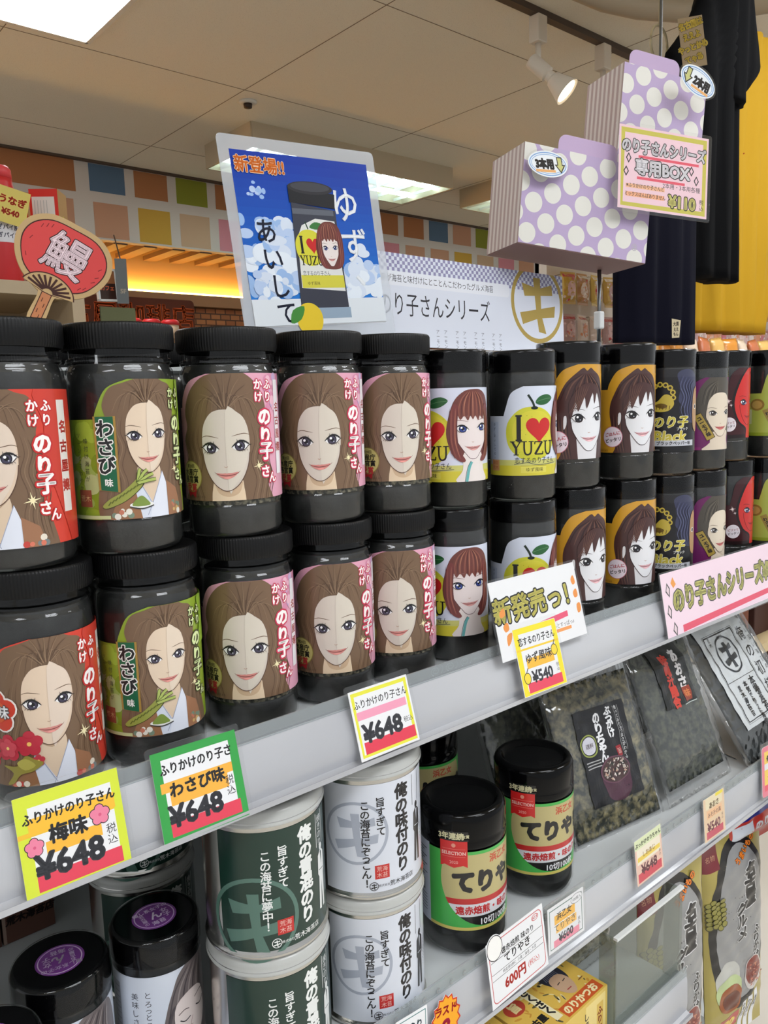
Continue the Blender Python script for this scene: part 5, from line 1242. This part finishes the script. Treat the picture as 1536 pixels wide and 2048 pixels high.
for k in range(90):
    a, r = rnd.uniform(0, 6.28), rnd.uniform(0, 1) ** .5
    A.poly(ell(3 + 20 * r * math.cos(a), -23 + 11.6 * r * math.sin(a), rnd.uniform(.9, 2.6), rnd.uniform(.5, 1.2), 7, rot=rnd.uniform(0, 180)), rnd.choice([(222, 212, 206), (206, 190, 180), (40, 44, 40), (60, 62, 54), (196, 160, 140), (180, 170, 160)]), lay=A.top + 1 if k in (0, 30, 60) else A.top)
clear_bag('clear bag with black label showing a bowl of rice with seaweed', 152, 196, 11, (0.8824, 0.5944, LZ + 0.1006), orient(-8, 20, 0), A, SHREDM, (140, 172, 8, -4), 2)
A = Art()
A.rect(-34, 4, 34, 80, (34, 36, 36)); A.text('あおさ', 14, 74, 18, (226, 222, 222), .05, vert=True, anchor='l', pitch=.98); A.text('味噌汁風合', -10, 70, 15, (206, 66, 52), .06, vert=True, anchor='l', pitch=.9); A.rect(8, 6, 24, 24, (150, 60, 40)); A.text('味', 16, 15, 11, (206, 120, 70), .04); A.rect(4, 2.4, 32, 3.4, (190, 200, 196))
clear_bag('clear bag with red and white lettering over dark dried greens, middle one of the bags', 148, 208, 12, (1.055, 0.5829, LZ + 0.112), orient(-2, 22, 0), A, SHREDD, (128, 170, 8, -2), 7)
A = Art(lambda x, y: (x, y - 20))
A.rect(-72, -48, 72, 104, (206, 210, 212)); A.line([(-58, -40), (26, -40), (26, 84), (-58, 84)], 2, INK, smooth=False, closed=True); A.line([(-60.5, -42.5), (28.5, -42.5), (28.5, 86.5), (-60.5, 86.5)], .6, INK, smooth=False, closed=True); A.line([(-58, 16), (26, 16)], .8, INK)
shop_mark(A, -16, 52, 27, (46, 50, 56), .1); A.text('海苔屋', -16, 78, 6, INK); A.text('荒木', -48, 76, 7, INK, vert=True)
A.text('俺の初摘', 46, 84, 23, INK, .012, vert=True, anchor='l', pitch=1.2); A.text('味わい深い海苔の旨み', 66, 100, 9, (60, 60, 64), vert=True, anchor='l', pitch=1.3)
A.text('本場海苔', 4, 12, 15, INK, .025, vert=True, anchor='l', pitch=.86); A.text('本気で作った海苔', -18, 10, 9, INK, .03, vert=True, anchor='l', pitch=.95); A.text('荒木海苔店', -38, 8, 9, INK, .03, vert=True, anchor='l')
clear_bag('large clear bag with a white label and ring mark, right end of the middle shelf', 212, 240, 9, (1.2744, 0.5921, LZ + 0.1074), orient(2, 34, 0), A, SHEETM, (186, 206, 6, -4), 11)
# clear bags standing in the dark behind the front ones
for k, (x, z) in enumerate(((.70, .09), (.86, .095), (1.02, .095))):
    o = thing('clear_bag', 'dark clear bag standing behind the front bags on the middle shelf', 'bag', ((x + .03) * 1.143, .69 + .01 * k, LZ + z * 1.143), orient(0, 18, 0), 'bags standing behind the front bags')
    obj('contents', pillow(130, 165, 8, .02, wr=1.5, seed=40 + k), (SHREDD, SHREDM, SHEETM)[k], o); obj('film', pillow(146, 190, 10, .08, seed=50 + k), BAGF, o); o.scale = (SL, SL, SL)

# ------------------------------------------------------------------ goods under the middle rail
def yellow_top():
    A = Art(); A.rect(-58, -38, 58, 38, (222, 184, 84)); rnd = random.Random(5)
    for k in range(60): A.poly(ell(rnd.uniform(-50, 52), rnd.uniform(-32, 32), rnd.uniform(1.5, 5), rnd.uniform(.7, 1.8), 8, rot=rnd.uniform(0, 180)), rnd.choice([(206, 150, 60), (120, 110, 70), (236, 222, 170), (90, 84, 60), (150, 100, 50)]), lay=1)
    A.boxes.append(((-58, -38, 58, 38), 1))
    A.rect(-20, -30, -10, 30, (240, 230, 190)); A.text('さくさく', -15, 0, 12, INK, .05, vert=True, pitch=.95)
    A.blob([(14, 34), (36, 34), (42, 14), (38, -4), (20, -6), (10, 12)], (44, 46, 60), 4)
    for k in range(9): A.line([(16 + 2 * k, 32), (18 + 2 * k, 20), (15 + 2.4 * k, 8)], .9, (110, 116, 140))
    A.blob([(18, 8), (34, 8), (38, -6), (30, -20), (20, -18), (14, -4)], (206, 170, 140), 3); A.line([(20, -2), (25, -1)], 1, INK); A.line([(29, -2), (34, -1)], 1, INK); A.line([(22, -13), (29, -13)], 1.2, (170, 60, 60))
    A.poly([(-8, -36), (54, -36), (54, -22), (-8, -22)], (206, 90, 40)); A.text('のりかつお', 22, -29, 11, (246, 232, 180), .05); A.ell(-38, 10, 13, 10, (190, 70, 50)); A.text('旨', -38, 10, 13, (240, 220, 160), .05); A.text('名古屋', -38, -18, 10, INK, .05)
    return A
def yellow_front():
    A = Art(); A.rect(-58, 0, 58, 62, (226, 196, 104)); A.rect(18, 6, 54, 58, (236, 214, 140)); A.text('しまい', 20, 52, 10, INK, .02, vert=True, anchor='l'); A.ell(32, 14, 6, 8, (216, 110, 120)); A.rect(38, 8, 50, 50, (220, 186, 96)); A.text('ふりかけ', 44, 46, 10, (140, 60, 40), .04, vert=True, anchor='l'); A.text('のり', -20, 30, 26, (190, 70, 50), .06)
    return A
yt, yf = yellow_top(), yellow_front()
tm = yt.mesh(step=.03); tm.transform(Matrix.Rotation(R_(-90), 4, 'X')); tm.transform(Matrix.Translation((0, .038, .0621)))
side = slab([(-38, 0), (38, 0), (38, 62), (-38, 62)], 0, .1, (228, 200, 110)); side.transform(Matrix.Rotation(R_(90), 4, 'Z')); side.transform(Matrix.Translation((.0582, .038, 0)))
ym = colour_mesh([(slab([(-58, 0), (58, 0), (58, 62), (-58, 62)], 0, 76, (224, 190, 96)), None), (yf.mesh(step=.03), None), (tm, None)])
for lb, x, y, z, yw in (('yellow printed snack box at the bottom edge, right front one of the row', 0.6938, 0.4983, 0.625, 2), ('yellow printed snack box behind the front right one', 0.6858, 0.5966, 0.625, 3), ('yellow printed snack box at the bottom edge left of the front right one', 0.5555, 0.4961, 0.625, 0), ('yellow printed snack box, back left one of the row', 0.5464, 0.5944, 0.625, 2)):
    o = tag(obj('snack_box', ym, PAPER, smooth=False), lb, 'box', 'yellow snack boxes under the middle rail'); o.location = (x, y, z); o.rotation_euler = (0, 0, R_(yw)); o.scale = (SL, SL, SL)
# acrylic bin front with white edge
tr = thing('acrylic_guard', 'clear acrylic front guard with a bright white top edge under the middle rail', 'guard', (0.8515, 0.4915, 0.625))
tr.scale = (SL, SL, SL)
AC = clear_mat('acrylic', tint=(224, 228, 224), f0=.05, rough=.03, haze=.05)
for c, s, nm in (((-.012, 0, .058), (.133, .003, .116), 'front_panel'), ((-.077, .0105, .058), (.003, .018, .116), 'side_panel'), ((.053, .0105, .058), (.003, .018, .116), 'side_panel')): obj(nm, box_mesh(c, s), AC, tr, smooth=False)
obj('edge_strip', box_mesh((-.012, -.0005, .1175), (.134, .005, .003)), WHITEP, tr, smooth=False)
o = thing('clear_bag', 'clear bag of pale beige pieces standing in the acrylic bin', 'bag', (tr.location.x - .02, .60, .640 + .060), orient(0, 12, 0), 'clear bags under the middle rail')
obj('contents', pillow(118, 120, 12, .02, wr=1.8, seed=61), mat('beige_pieces', (160, 150, 126), .7, noise=(60, (116, 108, 86), (190, 182, 160), .4, .6)), o); obj('film', pillow(134, 146, 15, .08, seed=62), BAGF, o)
def hang_art(w, h, sp):
    A = Art(); rnd = random.Random(9)
    A.rect(-w / 2, -h / 2, w / 2, h / 2, (176, 160, 84))
    A.lim = (-w / 2, -h / 2, w / 2, h / 2)
    A.ell(4, 20, w * .50, h * .40, (34, 32, 30), 40); A.ell(6, 20, w * .42, h * .36, (150, 150, 150), 40)
    A.rect(-w / 2, h / 2 - 40, -w / 2 + 24, h / 2 - 8, (120, 34, 44)); A.text('名物', -w / 2 + 12, h / 2 - 24, 8, (206, 150, 120))
    for k in range(24): A.ell(-w / 2 + 5 + 6 * (k % 4), h * .22 - 6 * (k // 4) + 3 * (k % 2), 4.6, 4, (70, 66, 34), 12); A.ell(-w / 2 + 5 + 6 * (k % 4), h * .22 - 6 * (k // 4) + 3 * (k % 2) + .6, 3.8, 3.2, (146, 140, 66), 12)
    for k, ch in enumerate('うまいもの'): A.text(ch, 2 + 7.5 * k, h * .36 + 5 * k, 9, (236, 130, 40), .05, .05, INK, rot=30)
    A.text('名古屋', 22, h * .33, 21, INK, .075, .06, (226, 226, 226), vert=True, anchor='l', pitch=.95); A.text('グルメ', 6, h * .17, 19, INK, .06, .06, (226, 226, 226), vert=True, anchor='l', pitch=.95) ; A.text('ふりかけ', 34, h * .02, 14, INK, .05, .06, (226, 226, 226), vert=True, anchor='l', pitch=.95)
    A.ell(-20, -h * .16, 20, 26, (196, 196, 190), 26); A.ell(-18, -h * .22, 22, 22, (190, 206, 150), 26); A.ell(-16, -h * .26, 20, 20, (156, 84, 40), 24); A.ell(-15, -h * .27, 15, 13, (104, 52, 34), 20)
    A.ell(26, -h * .20, 18, 24, (206, 200, 196), 26); A.ell(26, -h * .19, 15, 20, (140, 70, 60), 24)
    for k in range(30): A.poly(ell(26 + rnd.uniform(-11, 11), -h * .19 + rnd.uniform(-15, 15), rnd.uniform(1.5, 4), 1, 7, rot=rnd.uniform(0, 180)), rnd.choice([(190, 110, 90), (116, 50, 44), (206, 140, 110)]), lay=A.top + (1 if k == 0 else 0))
    A.poly([(-w * .3, -h * .36), (0, -h * .34), (4, -h * .44), (-w * .28, -h * .46)], (196, 46, 34)); A.text('30', -14, -h * .40, 20, (244, 206, 70), .07); A.rect(6, -h * .5, 14, -h * .32, WHITE); A.rect(17, -h * .5, 25, -h * .31, WHITE); A.rect(28, -h * .5, 36, -h * .30, WHITE)
    for k, s in enumerate(('みそかつ', 'ひつまぶし', '手羽先')): A.text(s, 10 + 11 * k, -h * .33, 6.5, INK, .02, vert=True, anchor='l')
    A.lim = None
    return A
HB_W, HB_H = 104, 300
hf = pillow_fn(HB_W, HB_H, 10, .03)
HBP = on_bag(hang_art(HB_W, HB_H, 0), hf, .4)
HBB = pillow(HB_W, HB_H, 10, .03, wr=.3, seed=21)
FOIL = mat('bag_back', (150, 140, 90), .35)
def hang_bag(label, loc, rot):
    t = thing('seasoning_bag', label, 'bag', loc, rot, 'tall printed seasoning bags under the middle rail')
    obj('pouch', HBB, FOIL, t); obj('print', HBP, FILM, t)
    obj('hook', tube_mesh([(0, 0, .148), (0, .002, .16), (0, .004, .184)], .0022, 8), STEEL, t); t.scale = (1.29, 1.29, 1.29)
hang_bag('tall printed seasoning bag, left of the two hanging under the middle rail', (.986, .545, .548), orient(-10, -2, 4))
hang_bag('tall printed seasoning bag, right of the two hanging under the middle rail', (1.176, .545, .533), orient(-12, -2, 6))
A = Art(); A.rect(-45, -60, 45, 60, (36, 44, 150)); A.rect(-45, -60, 45, -18, (206, 60, 44)); A.rect(-38, -44, 0, -22, (220, 226, 236)); A.ell(0, 8, 24, 10, (230, 70, 100)); A.ell(0, 8, 22, 8.4, (246, 240, 244)); A.text('さかな', 0, 8, 12, (220, 60, 90), .04); A.line([(-40, 40), (-20, 34), (10, 38), (40, 32)], 3, (120, 130, 200), taper=1); A.text('A', 12, 26, 20, WHITE, .05); A.text('のり', 20, -34, 16, WHITE, .05)
bf = pillow_fn(90, 120, 9, .05)
for lb, p in (('blue and red snack bag hanging under the right end of the middle rail', (1.2287, 0.4686, 0.7142)), ('blue snack bag partly seen above and behind the blue and red one', (1.1944, 0.5372, 0.7542))):
    t = thing('snack_bag', lb, 'bag', p, orient(-14, 0, 8), 'blue snack bags'); obj('pouch', pillow(90, 120, 9, .05, wr=.4, seed=31), mat('blue_foil', (40, 48, 150), .3), t); obj('print', on_bag(A, bf, .4), FILM, t); obj('hook', tube_mesh([(0, 0, .058), (0, .02, .061), (0, .12, .061)], .0022, 8), STEEL, t); t.scale = (SL, SL, SL)

# ------------------------------------------------------------------ hanging shirts
def sheet(outline_l, outline_r, z0, z1, t, folds, rows=30, cols=30, seed=1):
    """cloth with side edges given as (z, x) lists, rounded in depth and with vertical folds"""
    def lerp(L, z):
        for (a, xa), (b, xb) in zip(L, L[1:]):
            if a <= z <= b: return xa + (xb - xa) * (z - a) / (b - a)
        return L[-1][1] if z > L[-1][0] else L[0][1]
    bm = bmesh.new(); rnd = random.Random(seed); ph = rnd.uniform(0, 6); rings = []
    for j in range(rows + 1):
        z = z0 + (z1 - z0) * j / rows; xl, xr = lerp(outline_l, z), lerp(outline_r, z); ring = []
        for i in range(2 * cols):
            a = 2 * pi * i / (2 * cols); s = -math.cos(a); x = (xl + xr) / 2 + (xr - xl) / 2 * s
            amp = folds * (1 - .6 * j / rows)
            y = -t * math.sin(a) * (1 if abs(math.sin(a)) > 0 else 0) + amp * (math.sin(x * 55 + ph) + .5 * math.sin(x * 110 + 2 * ph + z * 3)) * (1 - s * s) ** .3
            ring.append(bm.verts.new((x, y, z)))
        rings.append(ring)
    for a, b in zip(rings, rings[1:]):
        n = len(a)
        for i in range(n): bm.faces.new((a[i], a[(i + 1) % n], b[(i + 1) % n], b[i]))
    bm.faces.new(rings[0][::-1]); bm.faces.new(rings[-1]); bmesh.ops.recalc_face_normals(bm, faces=bm.faces)
    return bm_mesh(bm)
CB_ = mat('black_cotton', (9, 9, 11), .95, spec=.1); CN_ = mat('navy_cotton', (15, 15, 28), .95, spec=.1); CY_ = mat('yellow_cotton', (184, 142, 28), .85, spec=.2)
SY = 1.12
def hx(u, v, Y=SY): p = at(u, v, Y); return (p.z, p.x)
def shirt(name, label, mt, Y, L, R, t, folds, seed, sleeve=None):
    LL = sorted(hx(u, v, Y) for u, v in L); RR = sorted(hx(u, v, Y) for u, v in R)
    z0 = min(LL[0][0], RR[0][0]); z1 = max(LL[-1][0], RR[-1][0]); cx = (LL[0][1] + RR[0][1]) / 2
    LL = [(z - z1, x - cx) for z, x in LL]; RR = [(z - z1, x - cx) for z, x in RR]
    o = thing(name, label, 'shirt', (cx, Y, z1), None, 'cotton shirts hanging in the next aisle')
    obj('body', sheet(LL, RR, z0 - z1, 0, t, folds, seed=seed), mt, o)
    if sleeve:
        SL = sorted((z - z1, x - cx) for z, x in (hx(u, v, Y) for u, v in sleeve[0])); SR = sorted((z - z1, x - cx) for z, x in (hx(u, v, Y) for u, v in sleeve[1]))
        me = sheet(SL, SR, SL[0][0], SL[-1][0], t * .7, folds * .5, seed=seed + 3); obj('sleeve', me, mt, o).location = (0, -.02, 0)
    obj('hanger', tube_mesh([(0, 0, -.05), (0, 0, .03), (0, 0, max(.06, CEIL - .09 - z1))], .004, 6), GM, o)
    return o
shirt('shirt', 'black cotton shirt hanging behind the tall polka dot box', CB_, 1.235, [(1330, 548), (1322, 200), (1336, 100), (1372, 58), (1412, -40)], [(1466, 512), (1470, 200), (1490, 100), (1478, -40)], .05, .012, 3, ([(1420, 200), (1412, 100), (1430, -30)], [(1470, 196), (1501, 152), (1482, -30)]))
shirt('shirt', 'dark navy cotton shirt hanging lowest, left of the yellow shirt', CN_, 1.085, [(1236, 684), (1234, 430), (1250, 380)], [(1380, 672), (1384, 420), (1380, 380)], .04, .010, 5)
shirt('shirt', 'yellow cotton shirt hanging at the right edge', CY_, 1.42, [(1372, 660), (1360, 400), (1380, 150), (1440, 120)], [(1522, 655), (1548, 380), (1575, 150), (1560, 120)], .06, .018, 8)
A = Art(); A.rect(-28, -62, 28, 62, (150, 128, 96)); 
for k, s in enumerate(('名古屋は', 'ええよ', 'やっとかめ', 'てゃあ')): A.text(s, 0, 44 - 28 * k, 20, (206, 176, 70), .06, .05, INK, rot=12, sx=.7)
sign('shirt_tag', 'hand lettered card pinned at the collar of the black shirt', 'tag', A, rrect(56, 124, 2), tuple(at(1385, 84, 1.150)), orient(-40, 0, 8), back=(150, 128, 96), thick=.6).scale = (1.15, 1, 1)
A = Art(); A.poly([(-30, -40), (22, -40), (36, 34), (-28, 44)], (196, 182, 150)); A.text('大須', 0, 20, 20, (60, 50, 40), .04); A.text('ええ', 0, -4, 18, (60, 50, 40), .05); A.text('もん', -2, -24, 18, (60, 50, 40), .05)
sign('shirt_tag', 'cream lettered patch at the hem of the navy shirt', 'tag', A, [(-30, -40), (22, -40), (36, 34), (-28, 44)], tuple(at(1352, 657, 1.038)), orient(-6, 0, 4), back=(196, 182, 150), thick=.5).scale = (.55, 1, .55)
A = Art(); 
for k, ch in enumerate('どえりゃあ'): A.text(ch, 0, 130 - 62 * k, 52, (90, 60, 24) if k != 1 else (170, 70, 40), .02)
A.rect(-.5, 130, .5, 131, (206, 164, 40))
pr = obj('chest_print', A.mesh(step=.1), MATTE, None, smooth=False)
ysh = [o for o in COL.objects if o.get('label', '').startswith('yellow cotton')][0]
pr.parent = ysh; q = at(1480, 330, 1.372) - ysh.location; pr.location = q; pr.rotation_euler = (0, 0, R_(-48)); pr.scale = (.62, 1, .75)
def ring(x, y, z, k):
    o = thing('hanging_ring', 'clear plastic ring hanging from the ceiling left of the black shirt', 'ring', (x, y, z))
    obj('loop', tube_mesh([(.045 * math.cos(R_(a)), 0, .05 * math.sin(R_(a))) for a in range(0, 361, 15)], .004, 6), mat('pale_plastic', (190, 176, 140), .3), o)
    obj('cord', tube_mesh([(0, 0, .05), (0, 0, CEIL - z - .02)], .0025, 6), MATS['pale_plastic'], o)
p = at(1318, 88, 1.35); ring(p.x, p.y, p.z, 0)

# ------------------------------------------------------------------ racks across the aisles
def rack(name, label, x0, x1, y0, y1, boards, col, back=None, loc=(0, 0, 0)):
    t = thing(name, label, 'rack', (x0, y0, 0)); w_, d_ = x1 - x0, y1 - y0
    mm = mat('rack_' + name, col, .6)
    for z in boards: obj('board', box_mesh((w_ / 2, d_ / 2, z - .015), (w_, d_, .03)), mm, t, smooth=False)
    top = max(boards) if back is None else back
    obj('back', box_mesh((w_ / 2, d_ - .01, top / 2), (w_, .02, top)), mm, t, smooth=False)
    for x in (.015, w_ - .015): obj('side', box_mesh((x, d_ / 2, top / 2), (.03, d_, top)), mm, t, smooth=False)
    return t
rack('goods_rack', 'pale goods rack with red boxes at the far left', -.6, .76, 1.98, 2.40, (.5, 1.0, 1.42, 1.70), (196, 176, 146), back=1.72)
def red_box(label, x, y, z, w, d, h):
    A = Art(); A.rect(-w / 2, 0, w / 2, h, (222, 56, 46)); A.rect(-w / 2 + 6, 4, w / 2 - 8, h - 18, (232, 226, 220))
    for k in range(5): A.line([(-w / 2 + 12 + 7 * k, 10), (-w / 2 + 12 + 7 * k, h - 26)], 1.6, (190, 190, 186))
    B = Art(); B.rect(-d / 2, 0, d / 2, h, (190, 150, 96)); B.ell(0, h * .55, d * .26, h * .2, (206, 190, 70)); B.ell(-6, h * .34, d * .2, h * .12, (60, 60, 56))
    bmsh = B.mesh(step=.2); bmsh.transform(Matrix.Rotation(R_(90), 4, 'Z')); bmsh.transform(Matrix.Translation((w * .0005, d * .0005, 0)))
    o = tag(obj('red_box', colour_mesh([(slab([(-w / 2, 0), (w / 2, 0), (w / 2, h), (-w / 2, h)], 0, d, (206, 60, 46)), None), (A.mesh(step=.2), None), (bmsh, None)]), PAPER, smooth=False), label, 'box', 'red and white boxes on the far left rack'); o.location = (x, y, z); o.rotation_euler = (0, 0, R_(-36))
red_box('largest red and white box, with a picture on its side, left rack', .700, 2.03, 1.70, 66, 70, 225)
red_box('red and white box, middle one on the far left rack', .692, 2.17, 1.70, 30, 60, 205)
red_box('red and white box next to the red bottle on the far left rack', .652, 2.16, 1.70, 30, 60, 205)
bt = thing('red_bottle', 'red bottle shaped pack with a white printed label at the left edge', 'bottle', (.602, 2.04, 1.70), (0, 0, R_(-12)))
obj('bottle_body', lathe_mesh([(0, 0), (.036, 0), (.038, .005), (.038, .2), (.032, .225), (.032, .235), (0, .236)], 32), mat('red_plastic', (206, 40, 44), .35), bt)
obj('cap', lathe_mesh([(0, .262), (.026, .262), (.031, .255), (.032, .236), (0, .236)], 32), mat('red_cap', (226, 70, 76), .4), bt)
A = Art(); A.rect(-50, 88, 50, 190, (222, 220, 226)); 
for k in range(5): A.text('うなぎパイ風', 0, 104 + 18 * k, 13, (60, 60, 80), .03)
obj('label', A.mesh(R=38.4), FILM, bt)
A = Art(); A.rect(-35, -40, 35, 40, (226, 206, 110)); A.text('うなぎ', 0, 12, 20, (206, 60, 40), .05); A.text('¥540', 0, -14, 18, (190, 60, 40), .05)
sign('price_tag', 'yellow tag with red writing on the red bottle pack', 'price tag', A, rrect(70, 80, 1), (.612, 1.985, 1.865), orient(-8, 0, -14), back=(226, 206, 110), thick=.6)
for k, (x, c) in enumerate(((.575, (206, 180, 70)), (.63, (190, 170, 120)), (.69, (206, 190, 150)))):
    A = Art(); A.rect(-26, 0, 26, 120, c); A.text('うなぎ', 0, 70, 20, (90, 70, 40), .04, vert=True); A.ell(0, 24, 16, 12, (236, 226, 190))
    o = tag(obj('snack_pack', colour_mesh([(slab([(-26, 0), (26, 0), (26, 120), (-26, 120)], 0, 40, c), None), (A.mesh(step=.2), None)]), PAPER, smooth=False), ('yellow snack pack at the left edge on the rack board under the red boxes', 'tan snack pack behind the handle of the red fan', 'pale snack pack just right of the red fan handle')[k], 'pack', 'snack packs on the far left rack'); o.location = (x, 2.02, 1.42)
# red lidded pots far behind the stacks
rack('display_counter', 'low wooden counter with red lidded pots across the aisle', 1.2, 2.6, 3.2, 3.7, (.9, 1.69), (110, 84, 60))
for k in range(4):
    o = thing('red_pot', 'small pot with a red lid on the counter below the orange lettered signboard', 'pot', (1.36 + .085 * k, 3.26, 1.69), None, 'red lidded pots on the counter across the aisle')
    obj('pot_body', lathe_mesh([(0, 0), (.034, 0), (.036, .06), (0, .06)], 18), mat('pot_cream', (206, 180, 150), .5), o); obj('lid', lathe_mesh([(0, .06), (.038, .06), (.038, .075), (.03, .082), (0, .084)], 18), mat('red_plastic'), o)
# candy rack on the right
rack('candy_rack', 'white candy rack hung with small pink packets behind the polka dot boxes', 2.75, 5.0, 2.13, 2.19, (.4, .8, 1.1, 1.40), (226, 216, 204), back=1.98)
rnd = random.Random(12)
PALS = [(226, 190, 190), (206, 120, 130), (236, 222, 214), (196, 160, 160), (220, 150, 110), (232, 206, 200)]
PNAME = ('pink', 'crimson', 'cream', 'mauve', 'peach', 'pale')
for r, (z, n, hh) in enumerate(((1.46, 22, 110), (1.615, 22, 120), (1.775, 22, 130))):
    seen = 0
    for k in range(n):
        x = 2.82 + .098 * k; ci = rnd.randrange(6); c = PALS[ci] if r < 2 else [(206, 170, 80), (190, 140, 80), (226, 200, 110)][k % 3]; c2 = PALS[rnd.randrange(6)]
        u, v = px((x, 2.06, z + hh * .0007))
        if not (1110 < u < 1250 or 1372 < u < 1560) or v > 705: continue
        A = Art(); A.rect(-40, 0, 40, hh, c); A.ell(rnd.uniform(-10, 10), hh * .45, 24, hh * .26, c2, 16); A.rect(-34, hh - 22, 34, hh - 8, [(190, 60, 70), (236, 230, 226), (150, 90, 70)][rnd.randrange(3)])
        for q in range(9): A.ell(rnd.uniform(-30, 30), rnd.uniform(8, hh - 26), rnd.uniform(3, 8), None, rnd.choice(PALS + [(206, 60, 70), (240, 236, 230)]), 10)
        f = pillow_fn(80, hh, 16, .04)
        o = thing('candy_packet', '%s candy packet on the white candy rack, %s row, %s' % (PNAME[ci] if r < 2 else 'gold brown', ('lowest', 'middle', 'top')[r], nth(seen)), 'packet', (x, 2.075, z + hh * .0005), orient(rnd.uniform(-12, 12), 3, rnd.uniform(-3, 3)), ('candy packets of the lowest row', 'candy packets of the middle row', 'candy packets of the top row')[r])
        B = Art(); B.V = [(a, b - hh / 2, l) for a, b, l in A.V]; B.F = A.F; B.C = A.C; B.top = A.top
        obj('pouch', pillow(80, hh, 16, .04, 10, 12, .3, seed=k), mat('candy_foil_%d' % (ci if r < 2 else 6), PALS[ci] if r < 2 else (206, 176, 100), .3), o); obj('print', on_bag(B, f, .8, cell=8, step=.3), FILM, o, smooth=False)
        obj('hook', tube_mesh([(0, 0, hh * .00048), (0, .03, hh * .0005), (0, .10, hh * .0005)], .002, 6), STEEL, o)
        seen += 1
# display of orange sweets under the yellow shirt
tb = rack('sweets_table', 'table of orange wrapped sweets under the yellow shirt', 2.35, 3.45, 1.30, 1.75, (.7, 1.50), (206, 180, 150))
for k in range(22):
    i, j = k % 11, k // 11
    q = (k * 7 + j) % 4; c = [(226, 150, 60), (236, 190, 110), (206, 120, 80), (236, 214, 190)][q]
    me = pillow(74, 74, 12, .05, 8, 8, .8, seed=k); o = tag(obj('wrapped_sweet', me, mat('wrap_%d' % q, c, .25, coat=.3)), '%s wrapped sweet under the yellow shirt, %s row, %s' % (('orange', 'yellow', 'brown', 'cream')[q], ('front', 'back')[j], nth(i)), 'sweet', 'wrapped sweets under the yellow shirt')
    o.location = (2.42 + .09 * i, 1.36 + .14 * j, 1.542); o.rotation_euler = orient(rnd.uniform(-20, 20), 12, rnd.uniform(-10, 10))
# wooden rack seen past the end of the shelf
rk = rack('wood_rack', 'cream framed rack with brown compartments beyond the right end of the shelf', 2.05, 3.6, 1.02, 1.28, (.31, .48, .65, .825), (206, 184, 142), back=.83)
for k, z in enumerate((.31, .48, .65)):
    for i in range(5):
        obj('divider', box_mesh((.31 * i + .15, .12, z + .07), (.02, .22, .14)), MATS['rack_wood_rack'], rk, smooth=False)
for k, z in enumerate((.31, .48, .65)):
    for i in range(4):
        o = tag(obj('brown_box', box_mesh((0, .06, .065), (.115, .12, .13), .003), mat('brown_card_%d' % (i % 3), [(90, 50, 36), (120, 66, 44), (70, 40, 34)][i % 3], .6), smooth=False), 'dark brown box in the cream framed rack, %s row, %s' % (('bottom', 'middle', 'top')[k], nth(i)), 'box', 'brown boxes in the cream framed rack'); o.location = (2.05 + .0925 + .155 * i, 1.07, z)
